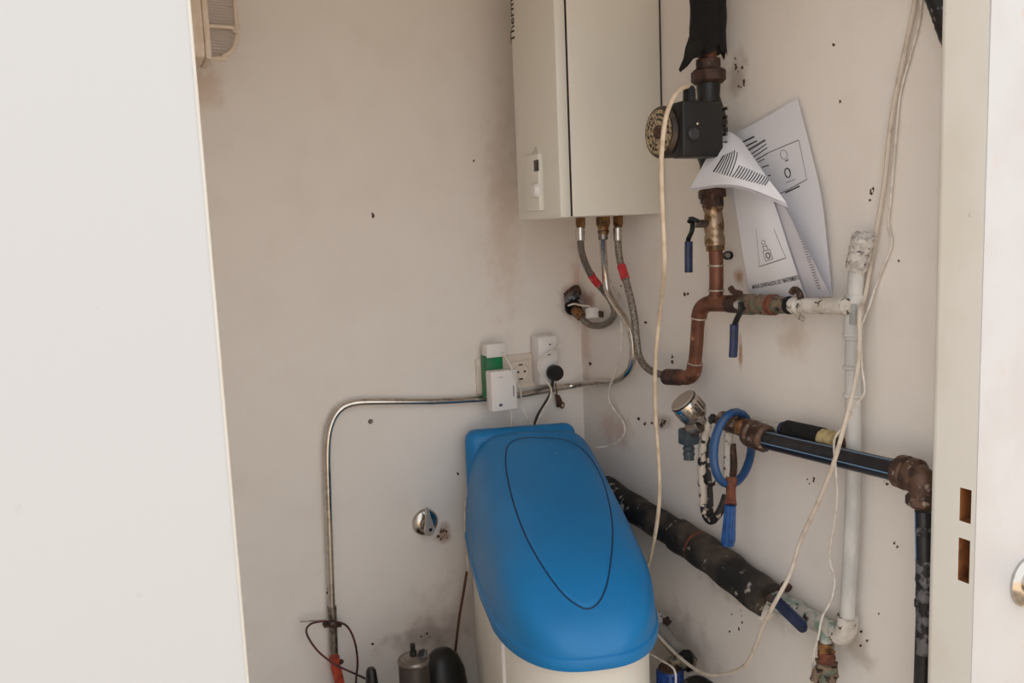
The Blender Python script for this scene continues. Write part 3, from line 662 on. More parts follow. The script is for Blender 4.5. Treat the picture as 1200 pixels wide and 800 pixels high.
obj('block', box(R(807, 511, OG+.01), (.034, .03, .034), .005), m_gun, cn)
obj('nipple', lathe([(.0125, 0), (.010, .01), (.0125, .015), (.010, .02), (.0125, .026), (.010, .032), (.011, .038)], R(807, 517, OG+.01), (0, 0, -1), 16), m_gun, cn)
hk = thing('peeling_hook', 'hooked iron strap with peeling white paint behind the blue ring', 'bracket', R(834, 611, .08))
hpts = [R(838, 489, .06), R(831, 494, .075), R(825.5, 510, .08), R(822.5, 535, .08), R(823, 565, .08), R(824.5, 592, .08)]
obj('strap', tube(hpts, .0085, 10, 8, rf=lambda d, t: 1+.15*math.sin(d*260)), m_peel, hk)
obj('hook', tube([R(824.5, 590, .08), R(827, 603, .08), R(833, 610, .08), R(841, 603, .08), R(847, 592, .07), R(851, 580, .06)], .0085, 10, 6), m_hblack, hk)
obj('inner_strap', tube([R(829, 512, .07), R(829, 545, .07), R(832, 575, .07), R(833, 606, .075)], .006, 8, 6), m_hblack, hk)
obj('link', tube([R(829, 568, .075), R(835, 568, .075), R(841, 563, .07)], .004, 8, 4), m_peel, hk)
bp = thing('flaked_drop_pipe', 'short flaking white drop pipe seen through the blue ring', 'pipe', R(852, 565, .05))
obj('pipe', tube([R(854, 506, .05), R(853, 530, .05), R(852, 566, .05)], .0085, 10, 6), m_crust, bp)
obj('dark_rod', tube([R(858, 520, .045), R(860, 545, .045), R(858, 566, .045)], .007, 10, 5), m_rust, bp)
# brass tee and compression nut
tf = thing('brass_tee', 'brown brass tee and nut feeding the black striped pipe', 'fitting', R(868, 515, .06))
OP = .06
obj('tee_body', cyl(R(846, 492, OP), R(880, 503, OP), .019, 16), m_bronze, tf)
obj('tee_neck', cyl(R(868, 490, OP+.01), R(868, 507, OP+.01), .013, 14), m_brass, tf)
obj('compression_nut', lathe([(.019, 0), (.026, .006), (.0275, .016), (.023, .021), (.0265, .026), (.0265, .05), (.021, .056)], R(876, 506, OP), R(900, 515, OP)-R(876, 506, OP), 14), m_bronze, tf)
obj('back_branch', cyl(R(880, 496, .03), R(918, 503, .03), .012, 14), m_verd, tf)
# striped polyethylene pipe
P0, P1 = R(895, 514.5, OP), R(1058, 553, OP)
pe = thing('black_water_pipe', 'black water pipe with blue stripes crossing level to the door corner', 'pipe', P1)
rp = .0172
obj('pipe', cyl(P0, P1, rp, 20), m_pe, pe)
def stripe(a_, b_, r, dirs, nm, par):
    ax_ = (b_-a_).normalized()
    for d_ in dirs:
        dd = V(d_); dd = (dd-ax_*dd.dot(ax_)).normalized()
        obj(nm, tube([a_+dd*(r*.96), b_+dd*(r*.96)], .0013, 8, smooth=False), m_stripe, par)
stripe(P0, P1, rp, [(-1, 0, -.12), (-.3, 0, 1)], 'blue_stripe', pe)
el = thing('compression_elbow', 'rusty brown compression elbow against the door post', 'fitting', R(1080, 596, OP))
E0, E1 = R(1052, 551, OP), R(1072, 557, OP)
obj('side_nut', lathe([(.021, 0), (.026, .004), (.027, .018), (.023, .021), (.0265, .025), (.0265, .036), (.020, .04)], E0, E1-E0, 14), m_bronze, el)
obj('elbow_body', tube([R(1066, 555, OP), R(1076, 559, OP), R(1082, 566, OP), R(1082, 580, OP)], .021, 16, 6), m_bronze, el)
obj('bottom_nut', lathe([(.021, 0), (.0245, .004), (.0245, .016), (.021, .02)], R(1081.5, 578, OP), R(1081.5, 600, OP)-R(1081.5, 578, OP), 8), m_bronze, el)
ev = thing('black_drop_pipe', 'black striped pipe dropping down beside the door post, patched with silver tape', 'pipe', R(1080, 840, OP))
e1, e2, e3 = R(1083, 598, OP), R(1085, 690, OP), R(1080, 850, OP)
obj('pipe', tube([e1, R(1084, 640, OP), e2, R(1083, 760, OP), e3], .0135, 16, 5), m_pe, ev)
stripe(R(1083, 600, OP), R(1085, 700, OP), .0135, [(-1, .6, 0)], 'blue_stripe', ev)
obj('silver_tape', lump(R(1084.6, 655, OP), R(1085, 765, OP), .0145, 14, 18, .07, seed=12), m_tape, ev, label='wrap of silver tape')
obj('silver_tape', lump(R(1084, 616, OP), R(1084.3, 626, OP), .0142, 14, 3, .05, seed=14), m_tape, ev)
cc = thing('pipe_clip', 'small rusty clip gripping the taped drop pipe by the door', 'clip', R(1078, 710, .03))
obj('ear', ball(R(1076.5, 704, OP+.006), .0065), m_rust, cc)
obj('band', cyl(R(1085, 703, OP), R(1085, 712, OP), .0165, 16), m_tape, cc)
# short lagged stub above
st = thing('lagged_stub_pipe', 'short black lagged pipe with yellowed foam end behind white cables', 'pipe', R(950, 525, .035))
OS = .035
q0, q1_, q2_ = R(922, 503.5, OS), R(964, 513, OS), R(981, 517, OS)
obj('lagging', cyl(q0, q1_, .0185, 18), m_foam, st)
obj('foam_end', lump(q1_, q2_, .0165, 16, 4, .04, seed=15), m_yellow, st, label='yellowed foam end')
obj('blue_end', cyl(R(916, 502, OS), R(924, 504, OS), .0135, 16), m_bluel, st)
obj('core_pipe', cyl(R(979, 516.5, OS), R(994, 520, OS), .008, 12), m_rust, st)
# ring spanner hanging over the pipe
sw = thing('ring_spanner', 'blue ring handled spanner hung over the brown brass fitting', 'spanner', R(853, 638, .12))
OW = .12
ctr = R(858.5, 524, OW); pts = []
for i in range(25):
    a = 2*math.pi*i/24
    ex, ey = 22*math.cos(a), 43*math.sin(a); th = math.radians(7)
    pts.append(R(858.5+ex*math.cos(th)-ey*math.sin(th), 525+ex*math.sin(th)+ey*math.cos(th), OW-.045-.055*math.cos(a)+.03*max(0, math.sin(a))))
bm = NB(); seg = 10; P = pts[:-1]; rings = []; n = len(P); c0 = sum(P, V((0, 0, 0)))/n
nn = (P[6]-c0).cross(P[0]-c0).normalized()
for p in P:
    rad = (p-c0).normalized(); nz_ = nn; rings.append([bm.verts.new(p+rad*(.0075*math.cos(2*math.pi*k/seg))+nz_*(.0085*math.sin(2*math.pi*k/seg))) for k in range(seg)])
for i in range(n):
    for k in range(seg): bm.faces.new((rings[i][k], rings[i][(k+1) % seg], rings[(i+1) % n][(k+1) % seg], rings[(i+1) % n][k]))
obj('ring', bm, m_blued, sw)
nk0, nk1, nk2 = R(857, 561, OW-.02), R(856, 591, OW), R(853, 638, OW)
obj('neck', tube([nk0, nk0.lerp(nk1, .5), nk1], .0095, 12, 4, rf=lambda d, t: 1.25-.3*math.sin(t*math.pi)), m_rusty2, sw, label='rusted bare neck')
bm = NB(); x_, y_, z_ = axes(nk2-nk1); N_ = 24; rings = []
for i in range(9):
    p = nk1.lerp(nk2, i/8); rr_ = .0105+.0035*i/8-(.002 if i == 8 else 0)
    rings.append([bm.verts.new(p+(x_*math.cos(2*math.pi*k/N_)+y_*math.sin(2*math.pi*k/N_))*rr_*(1 if k % 3 else .84)) for k in range(N_)])
for a_, b_ in zip(rings, rings[1:]):
    for k in range(N_): bm.faces.new((a_[k], a_[(k+1) % N_], b_[(k+1) % N_], b_[k]))
bm.faces.new(rings[0]); bm.faces.new(rings[-1]); obj('grip', bm, m_grip, sw, label='ribbed blue grip')
# big lagged pipe low on the wall
OD = .040
dp = [R(709, 572, OD), R(737, 592, OD), R(795, 627, OD), R(835, 653, OD), R(872, 682, OD), R(901, 703, OD)]
dr = thing('lagged_drain_pipe', 'thick dirty black lagged pipe sloping down the wall behind the softener', 'pipe', dp[-1])
r_d = .0365
obj('lagging', tube(dp[:3]+[dp[2].lerp(dp[3], .15)], r_d*.93, 20, 10, rf=lambda d, t: 1+.03*math.sin(d*60)), m_drain, dr)
obj('lagging', tube([dp[2]]+dp[3:], r_d*1.02, 20, 12, rf=lambda d, t: 1+.035*math.sin(d*75+1)), m_drain, dr)
obj('joint_tie', cyl(R(817, 641, OD), R(822, 644, OD), r_d*1.03, 20), m_rusty2, dr)
lv_ = thing('drain_valve', 'verdigris crusted valve with flat navy lever at the lagged pipe end', 'valve', R(925, 735, .05))
obj('body', lump(R(897, 699, OD-.012), R(938, 718, OD-.02), .021, 14, 10, .10, seed=20), m_verd, lv_)
obj('white_tail', lump(R(934, 716, OD-.02), R(982, 742, .032), .0175, 14, 12, .07, seed=21), m_verd, lv_)
obj('stub', lump(R(893, 722, OD+.005), R(905, 713, OD), .013, 12, 4, .2, seed=23), m_crust, lv_)
obj('ear', lump(R(918, 684, .02), R(924, 690, .02), .008, 10, 3, .2, seed=24), m_rust, lv_)
lg = []
a0, a1 = R(909, 701, OD+.03), R(941, 732, OD+.03); dv_ = (a1-a0).normalized(); pv_ = dv_.cross(V((-1, 0, 0))).normalized()
hw = pw(a0, 8)
for i in range(9):
    t = -math.pi/2+math.pi*i/8; lg.append(a1+dv_*(hw*math.cos(t))+pv_*(hw*math.sin(t)))
lg += [a0+pv_*hw, a0-pv_*hw]
bm = prism(lg, (-.008, 0, 0)); bmesh.ops.bevel(bm, geom=bm.edges[:], offset=.0015, segments=2, affect='EDGES'); obj('lever', bm, m_bluel, lv_, label='flat navy lever')
obj('lever_stem', cyl(R(905, 702, OD-.01), R(903, 701, OD+.028), .008), m_rust, lv_)
rv = thing('rusty_tap', 'rusty green tap hanging below the foot of the upright white pipe', 'tap', R(968, 797, .045))
OT = .045
obj('neck', lump(R(969, 738, .035), R(968, 757, OT), .0125, 12, 5, .12, seed=30), m_verd, rv)
obj('hex', hexn(R(968, 752, OT), R(968, 765, OT), .0145), m_brass, rv)
obj('rust_block', lump(R(968, 763, OT), R(969, 780, OT), .0155, 12, 5, .16, seed=31), m_rusty2, rv)
obj('body', lump(R(968, 776, OT+.004), R(968, 797, OT+.004), .0195, 14, 6, .16, seed=32), m_moss, rv)
obj('spout', lump(R(960, 783, OT+.02), R(954, 797, OT+.025), .0085, 10, 5, .12, seed=33), m_moss, rv)
# dark lagging at the very top by the door
tl = thing('dark_cable_bundle', 'dark wrapped bundle slanting down at the top corner by the door', 'cable', R(1105, 50, .03))
b0, b1 = R(1086, -35, .03), R(1118, 52, .03)
obj('wrap', lump(b0, b1, .0155, 14, 22, .05, seed=40), mat('speckled_black_wrap', (24, 20, 20), .5, c2=(120, 112, 108), scale=90, lo=.58, hi=.62, bump=.5), tl)

# cables on the right
def cable(name, label, pts, r, mt):
    o = obj(name, tube(pts, r, 8, 8), mt); return meta(o, label, 'cable')
OC = .012
cable('wall_cable', 'dirty white cable from the top of the wall looping down to the softener',
      [R(1076, -30, OC), R(1071, 10, OC), R(1060, 62, OC), R(1049, 115, OC), R(1042, 160, OC), R(1037, 210, OC), R(1029, 260, OC), R(1021, 305, OC), R(1014, 345, .02), R(1007.5, 368, .05), R(1007.5, 400, .055), R(1005, 432, .06), R(997, 470, .09), R(987, 508, .10), R(976, 545, .10), R(958, 590, .09), R(938, 634, .085), R(926, 672, .10), R(908, 706, .125), R(893, 735, .11), R(886, 755, .10), R(874, 778, .09), R(853, 788.5, .08), R(825, 789, .08), R(800, 773, .08), R(780, 754, .08), R(764, 736, .08), R(750, 722, .06)], .0036, m_dirtyc)
cable('thin_wall_cable', 'thin white cable beside the upright pipe ending loose at the frame foot',
      [R(1082, -25, .006), R(1077, 25, .006), R(1066, 68, .006), R(1055, 110, .006), R(1050, 160, .006), R(1044, 230, .006), R(1041, 262, .006), R(1045, 285, .006), R(1035, 312, .006), R(1027, 333, .006), R(1018, 360, .02), R(1009, 384, .05), R(1009, 400, .05), R(1010, 430, .05), R(1013, 450, .05), R(1012, 463, .05), R(1003, 474, .06), R(992, 495, .085), R(978, 515, .09), R(979, 545, .09), R(981, 580, .08), R(978, 610, .06), R(972.5, 645, .045), R(973, 660, .04), R(978, 680, .04), R(974, 703, .05), R(964, 722, .06), R(959, 745, .065), R(954, 765, .06), R(951, 790, .06), R(947, 830, .06)], .0019, m_cablew)
cable('corner_cable', 'thin white wire along the corner from under the boiler to the lid',
      [C(712, 320, .1, .012), R(719, 338, .012), R(726, 350, .02), R(728, 375, .03), R(728, 405, .035), R(722, 432, .035), R(714, 455, .03), R(714, 470, .02), R(722, 483, .012), R(730, 494, .012), R(732, 506, .014), R(724, 517, .02), R(710, 523, .03), R(698, 524, .05)], .0022, m_cablew)
cable('loose_white_wire', 'thin white wire drooping past the blue housing low right of the softener',
      [R(752, 760, .14), R(760, 765, .14), R(772, 772, .14), R(786, 780, .14), R(791, 787, .14), R(792, 800, .14), R(790, 840, .14)], .0022, m_cablew)

# ---------------------------------------------------------------- hole in the corner, plug
hl = thing('hose_wall_outlet', 'rough broken hole with dirty pipe end in the wall corner', 'outlet', B(667, 360, 0))
hc = C(669, 353, .004, .012)
bm = NB(); rnd = random.Random(8); vs = []
obj('broken_rim', tube([B(661, 345, .004), B(668, 340, .006), B(675, 336, .006), B(678.5, 339, .006), B(680, 346, .008)], .0045, 8, 5, rf=lambda d, t: .6+.6*math.sin(t*3.1)), m_chip, hl)
obj('rag', lump(B(663, 352, .01), C(678, 345, .015, .02), .0125, 12, 6, .25, seed=50), m_tape, hl, label='grey rag stuffed in the hole')
obj('pipe_mouth', lathe([(.021, 0), (.022, .014), (.016, .016), (.014, .002), (0, .002)], C(671, 358, .012, .03), (-.3, -.8, -.35), 18, sx=1), m_foam, hl)
wire = thing('white_connector', 'white connector plug resting against the hose in the corner', 'plug', C(694, 374, .1, .02))
cp_ = C(694, 367, .12, .03)
obj('shell', box(cp_, (.024, .03, .026), .003, axes((.1, .2, 1))), m_white, wire)
obj('lead', tube([C(666, 358, .03, .03), C(673, 356, .05, .03), C(682, 358, .07, .03), C(690, 359, .1, .03), cp_], .0025, 8, 6), m_cablew, wire)
obj('pin_block', box(C(703.5, 368, .13, .02), (.01, .02, .016), .002), m_rust, wire)

# ---------------------------------------------------------------- sockets and plugs
so = thing('double_socket', 'ivory double wall socket on the back wall above the softener', 'socket', B(595, 457, 0))
a, b = B(558, 421, .011), B(629, 453.5, .011)
x0, x1, z0, z1 = a.x, b.x, B(600, 456.5, .01).z, B(600, 416, .01).z
obj('frame', quadbox(x0, x1, -.010, 0, z0, z1, .003), m_sock, so)
for cx in (x0+(x1-x0)*.25, x0+(x1-x0)*.735):
    ins = obj('socket_insert', box((cx, -.0115, (z0+z1)/2), (.056, .006, .058), .002), m_sock, so)
    obj('well', lathe([(.0235, 0), (.0235, .0035), (.0205, .0035), (.0195, .0006), (0, .0004)], (cx, -.0145, (z0+z1)/2), (0, -1, 0), 28), m_sock, ins)
    if cx > x0+.08:
        bm = NB()
        for s_ in (-1, 1): lathe([(.003, 0), (.003, .001), (0, .001)], (cx+s_*.0095, -.0151, (z0+z1)/2), (0, -1, 0), 12, bm)
        for s_ in (-1, 1): box((cx-.003, -.0165, (z0+z1)/2+s_*.019), (.012, .004, .004), .001, bm=bm)
        obj('pin_hole', bm, m_ink, ins)
t0_ = thing('plug_in_timer', 'tall white plug-in adapter with black plug at the right of the sockets', 'adapter', B(643, 452, .0))
a, b = B(630, 394, .05), B(656, 450, .05)
bm = NB(); quadbox(a.x, b.x, -.05, 0, b.z, a.z, .012, bm); obj('shell', bm, m_white, t0_)
for px, py in ((644.5, 403.5), (643.5, 415.5)): c = B(px, py, .0505); obj('marking', box(c, (.004 if py < 410 else .009, .001, .004 if py < 410 else .002), 0), m_ink, t0_, False)
pg = thing('black_plug', 'round black plug in the tall white adapter with its black lead', 'plug', B(647, 446, .06))
pcn = B(647.5, 436, .052); rpg = pw(pcn, 9.5)
obj('plug_body', lathe([(rpg*.9, 0), (rpg, .006), (rpg, .02), (rpg*.85, .028), (0, .029)], pcn, (0, -1, 0), 24), m_black, pg)
obj('lead', tube([B(648, 443, .07), B(647, 452, .068), B(644.5, 462, .062), B(637, 475, .06), B(629, 489, .06), B(626, 502, .06), B(624, 515, .06)], .0038, 10, 6), m_black, pg)
kt = thing('key_tag', 'small brown dangling key bunch hanging below the black plug', 'keys', B(656, 475, .02))
obj('cord', tube([B(651, 446, .03), B(652, 456, .03), B(653, 463, .03)], .0016, 6, 4), m_brown, kt)
obj('key', prism([B(651, 462, .02), B(656, 463, .02), B(660, 472, .02), B(657, 477, .02), B(653, 477, .02)], (0, .004, 0)), m_rust, kt)
obj('key', tube([B(657, 470, .025), B(661, 473, .025), B(659, 478, .025), B(655, 475, .025)], .0022, 6, 4), m_brass, kt)
ga_ = thing('green_adapter', 'green plug adapter in the left socket with a white charger on top', 'adapter', B(580, 465, 0))
a, b = B(569.5, 417, .05), B(591.5, 466, .05)
obj('shell', quadbox(a.x, b.x, -.05, -.012, b.z, a.z, .004), m_green, ga_)
a, b = B(570, 404.5, .052), B(592, 417.5, .052)
ch = thing('white_charger', 'small white charger plugged onto the top of the green adapter', 'charger', B(581, 417, .03))
obj('shell', quadbox(a.x, b.x, -.053, -.018, b.z, a.z+.002, .003), m_white, ch)
obj('usb_lead', tube([B(588, 412, .054), B(593, 419, .064), B(599, 430, .085), B(605, 445, .09), B(610, 458, .075), B(611, 470, .06), B(614, 482, .06), B(621, 495, .06), B(626, 506, .06)], .0022, 8, 6), m_cablew, ch)
bx = thing('white_power_box', 'white rectangular plug-in transmitter in front of the green adapter', 'adapter', B(592, 480, .05))
a, b = B(575, 436, .085), B(607, 479, .085)
sh = obj('shell', quadbox(a.x, b.x, -.085, -.05, b.z, a.z, .004), m_white, bx)
c = B(587, 474.5, .0854); obj('logo_mark', box(c, (.009, .0008, .007), 0), mat('blue_grey_print', (92, 92, 112), .6), sh)
c = B(602, 458, .0854); obj('side_print', box(c, (.0025, .0008, .028), 0), m_inkl, sh)
c = B(587, 442, .0854); obj('top_print', box(c, (.012, .0008, .002), 0), mat('faint_print', (178, 172, 170), .6), sh)
obj('status_lead', tube([B(599, 478, .06), B(599.5, 490, .06), B(599.5, 506, .06)], .0022, 8, 4), m_cablew, bx)
o = obj('adapter_lead', tube([B(659, 402, .056), B(648, 410, .062), B(634, 420, .066), B(630.5, 428, .068), B(633, 438, .07), B(641, 448, .075), B(646, 456, .075), B(644, 468, .072), B(636, 481, .07), B(629, 497, .07), B(627, 512, .07)], .0028, 8, 8), m_cablew)
meta(o, 'white lead crossing the tall adapter and running down beside the black one', 'cable')

# ---------------------------------------------------------------- stop valve, screw, lamp on the left
sv = thing('stop_valve', 'round chrome stop valve with teardrop handle low on the back wall', 'valve', B(498, 628, 0))
vc = B(498, 611.5, .0); rv_ = pw(vc, 16)
obj('escutcheon', lathe([(rv_, 0), (rv_*.98, .004), (rv_*.86, .008), (rv_*.5, .011), (rv_*.42, .024), (0, .025)], vc, (0, -1, 0), 28), m_chrome, sv)
hpv = []
base = B(502.5, 620.5, .034); top = B(499.5, 595, .034); dd = (top-base); pp = dd.cross(V((0, -1, 0))).normalized()
for i in range(9):
    t = math.pi+math.pi*i/8; hpv.append(base+pp*(.0145*math.cos(t))+dd.normalized()*(.0145*math.sin(t)))
hpv += [base+dd*.55+pp*.007, top+pp*.004, top+dd*.06, top-pp*.004, base+dd*.55-pp*.007]
bm = prism(hpv, (0, -.01, 0)); bmesh.ops.bevel(bm, geom=bm.edges[:], offset=.002, segments=2, affect='EDGES')
hd = obj('handle', bm, mat('satin_handle', (190, 182, 174), .35, .6), sv)
obj('handle_screw', lathe([(.0045, 0), (.0045, .0015), (0, .001)], base+V((.001, -.0102, .003)), (0, -1, 0), 12), m_black, hd)
o = obj('wall_anchor', lathe([(.006, 0), (.0055, .004), (.003, .006), (0, .004)], B(434, 493.5, 0), (0, -1, 0), 14), m_steel)
meta(o, 'small steel anchor head in back wall under the chrome pipe bend', 'screw')
YL = .16
la_ = thing('bulkhead_lamp', 'yellowed bulkhead lamp with ribbed glass at the top left wall', 'lamp', (XL, -YL, B(240, 76, YL).z))
def LB(px, py, y=YL): return B(px, py, y)
zb_ = LB(240, 75).z; zt_ = zb_+.24; xb_ = LB(238, 60).x
obj('base', quadbox(XL, xb_, -YL-.055, -YL+.055, zb_, zt_, .01), m_lamp, la_)
xg = LB(272, 20).x
bm = NB(); n = 26; seg = 24; rings = []
zc = (zb_+.014+zt_-.014)/2; hz = (zt_-zb_)/2-.012; dxg = xg-xb_+.004
for j in range(13):
    th = math.pi/2*j/12; rings.append([])
    for k in range(48):
        a = 2*math.pi*k/48; ca, sa = math.cos(a), math.sin(a); e = 2/3.2
        yy = .042*math.copysign(abs(ca)**e, ca); zz = hz*math.copysign(abs(sa)**e, sa)
        s_ = math.cos(th)**.34 if j < 12 else .3; rib = 1+.0
        rings[-1].append(bm.verts.new(V((xb_-.002+dxg*math.sin(th)**.9, -YL+yy*s_, zc+zz*s_))))
for a_, b_ in zip(rings, rings[1:]):
    for k in range(48): bm.faces.new((a_[k], a_[(k+1) % 48], b_[(k+1) % 48], b_[k]))
bm.faces.new(rings[-1])
gls = obj('ribbed_glass', bm, m_glass, la_)
NT = m_glass.node_tree; wv = NT.nodes.new('ShaderNodeTexWave'); wv.bands_direction = 'Z'; wv.inputs['Scale'].default_value = 60; wv.inputs['Distortion'].default_value = 0
gm = NT.nodes.new('ShaderNodeNewGeometry'); NT.links.new(gm.outputs['Position'], wv.inputs['Vector'])
bpn = NT.nodes.new('ShaderNodeBump'); bpn.inputs['Strength'].default_value = .45; bpn.inputs['Distance'].default_value = .004; NT.links.new(wv.outputs[0], bpn.inputs['Height']); NT.links.new(bpn.outputs[0], NT.nodes['Principled BSDF'].inputs['Normal'])
obj('bulb', ball((xb_+dxg*.42, -YL, zc), .028, sc=(.8, .8, 1.5)), m_white, la_)
fr = obj('flange', box((xb_+.004, -YL, (zb_+zt_)/2), (.012, .108, zt_-zb_), .004), m_lamp, la_)
xo = LB(277, 40).x
gpts = [V((xb_+.006, -YL-.002, zb_+.012)), V((xb_+.04, -YL-.002, zb_+.012)), V((xo-.030, -YL-.002, zb_+.016)), V((xo-.012, -YL-.002, zb_+.028)), V((xo-.002, -YL-.002, zb_+.05)), V((xo, -YL-.002, zb_+.075)), V((xo, -YL-.002, zc)), V((xo, -YL-.002, zt_-.075)), V((xo-.018, -YL-.002, zt_-.022)), V((xb_+.04, -YL-.002, zt_-.012)), V((xb_+.006, -YL-.002, zt_-.012))]
obj('guard_bar', tube([p+V((0, -.0, 0)) for p in gpts], .006, 10, 6), m_lamp, la_)
for zz in (zb_+.062, zb_+.178):
    obj('guard_hoop', tube([V((xb_, -YL-.05, zz)), V((xb_+.05, -YL-.05, zz)), V((xo-.012, -YL-.034, zz)), V((xo, -YL, zz)), V((xo-.012, -YL+.034, zz)), V((xb_+.05, -YL+.05, zz)), V((xb_, -YL+.05, zz))], .0035, 8, 6), m_lamp, la_)
obj('guard_screw', lathe([(.006, 0), (.005, .006), (0, .009)], V((xo, -YL-.002, zb_+.075)), (1, 0, 0), 12), m_lamp, la_)
obj('terminal_cover', box(((XL+xb_)/2, -YL-.055, zb_+.05), ((xb_-XL)*.6, .006, .05), .002), m_lamp, la_)
obj('cover_screw', lathe([(.007, 0), (.007, .003), (0, .004)], ((XL+xb_)/2, -YL-.058, zb_+.05), (0, -1, 0), 14), m_steel, la_)

# ---------------------------------------------------------------- water softener
ZR = .735
phi = math.radians(17); D_ = V((-math.sin(phi), -math.cos(phi), 0)); E_ = V((math.cos(phi), -math.sin(phi), 0))
O_ = V((-.212, -.085, 0))         # middle of the back edge
LN, HW = .70, .178
so_ = thing('water_softener', 'water softener with blue sloping lid and cream cabinet in the corner', 'water softener', O_+D_*LN*.5)
def outline(s, pw_=2.6, s1=.55):
    if s <= s1:
        wv_ = HW*(.97+.03*min(1, s/.25))
        return wv_*(1-.075*s)
    t = (s-s1)/(1-s1); return HW*(1-.075*s)*max(0, 1-t**pw_)**(1/pw_)
def hgt(s):
    base_ = .272-.205*max(0, s-.10)*1.05
    if s < .10: base_ = .272-.06*((.10-s)/.10)**2
    if s > .72: t = (s-.72)/.28; base_ *= max(0, 1-t**2.4)**(1/2.2)
    return base_
def lidp(s, t):      # t: 0..pi across
    W, H = outline(s), hgt(s); n = 4.4
    ct, st_ = math.cos(t), math.sin(t); e = 2/n
    xx = W*math.copysign(abs(ct)**e, ct); zz = H*abs(st_)**e
    taper = 1-.10*(zz/.285)
    return O_+D_*(LN*s)+E_*(xx*taper)+V((0, 0, ZR+zz))
NS, NTT = 64, 40
def sgrid(i): u = i/NS; return u*.55/.5 if u < .5 else 1-(.45)*(2*(1-u))**2.0 if False else (1-(1-u)**1.8)
def build_lid():
    bm = NB(); rows = []
    for i in range(NS):
        s = sgrid(i); rows.append([bm.verts.new(lidp(s, math.pi*k/NTT)) for k in range(NTT+1)])
    tip = bm.verts.new(O_+D_*LN+V((0, 0, ZR)))
    for a_, b_ in zip(rows, rows[1:]):
        for k in range(NTT): bm.faces.new((a_[k], a_[k+1], b_[k+1], b_[k]))
    for k in range(NTT): bm.faces.new((rows[-1][k], rows[-1][k+1], tip))
    bm.faces.new(rows[0]); return bm, rows, tip
bm, rows, tip = build_lid()
bvh = BVHTree.FromBMesh(bm)
rim = [rows[i][0].co.copy() for i in range(NS)] + [tip.co.copy()] + [rows[i][NTT].co.copy() for i in range(NS-1, -1, -1)]
lid = obj('lid', bm, m_lid, so_)
# rolled rim under the lid
bm = NB(); n = len(rim); cen = O_+D_*LN*.5+V((0, 0, ZR)); rg = []
for p in rim:
    o_ = (p-cen); o_.z = 0; o_.normalize()
    rg.append([bm.verts.new(p+o_*dx_+V((0, 0, dz_))) for dx_, dz_ in ((-.004, .010), (.004, .004), (.006, -.008), (.003, -.018), (-.006, -.018))])
for i in range(n):
    j = (i+1) % n
    for k in range(4): bm.faces.new((rg[i][k], rg[j][k], rg[j][k+1], rg[i][k+1]))
bmesh.ops.remove_doubles(bm, verts=bm.verts, dist=1e-5)
obj('lid_rim', bm, m_lid, lid)
# back ledge of the lid
bl = O_+D_*.012
bm = box(O_+D_*.02+V((0, 0, ZR+.14))-E_*.024, (HW*1.58, .06, .27), .028, (E_, -D_, V((0, 0, 1))), seg=5)
obj('rear_ledge', bm, m_lid, lid)
# inset oval panel: its outline lies on the lid surface
OV = [(640, 513), (612, 513.5), (597, 520), (592.5, 534), (594, 556), (602, 590), (616, 628), (636, 664), (658, 694), (676, 709), (690, 713.5), (702, 705), (711, 685), (716, 655), (718, 622), (714, 590), (704, 558), (688, 532), (667, 517)]
def onlid(px, py, lift=0):
    h = None
    while h is None:
        d_ = ray(px, py).normalized(); h, nrm, _, _ = bvh.ray_cast(CAM, d_)
        px += (655-px)*.02; py += (610-py)*.02
    return h+LIFT*lift
LIFT = V((-.1, -.42, .9)).normalized()
ov = [V((x, y, 0)) for x, y in OV]; ov = spl(ov+[ov[0]], 6)[:-1]
loop = [onlid(p.x, p.y, .0002) for p in ov]; loop = [p for p in loop if p]
bm = NB(); n = len(loop); c0 = sum(loop, V((0, 0, 0)))/n; rings = []
for i, p in enumerate(loop):
    tg = (loop[(i+1) % n]-loop[i-1]).normalized(); nm = (CAM-p).normalized(); sd = tg.cross(nm).normalized(); nm = sd.cross(tg)
    rings.append([bm.verts.new(p+sd*(.0016*math.cos(2*math.pi*k/6))+nm*(.0010*math.sin(2*math.pi*k/6))) for k in range(6)])
for i in range(n):
    for k in range(6): bm.faces.new((rings[i][k], rings[i][(k+1) % 6], rings[(i+1) % n][(k+1) % 6], rings[(i+1) % n][k]))
obj('panel_groove', bm, m_lidd, lid, label='dark oval groove')
cpx = sum((p.x for p in ov))/len(ov), sum((p.y for p in ov))/len(ov)
bm = NB(); prev = None; ctr_ = bm.verts.new(onlid(*cpx, .0018))
for f_ in (.05, .1, .15, .2, .25, .3, .35, .4, .45, .5, .55, .6, .65, .7, .75, .8, .85, .9, .94, .975):
    cur = [bm.verts.new(onlid(cpx[0]+(p.x-cpx[0])*f_, cpx[1]+(p.y-cpx[1])*f_, .0018 if f_ < .95 else .0002)) for p in ov]
    for i in range(len(cur)):
        j = (i+1) % len(cur)
        if prev is None: bm.faces.new((ctr_, cur[i], cur[j]))
        else: bm.faces.new((prev[i], prev[j], cur[j], cur[i]))
    prev = cur
obj('oval_panel', bm, m_lid, lid)
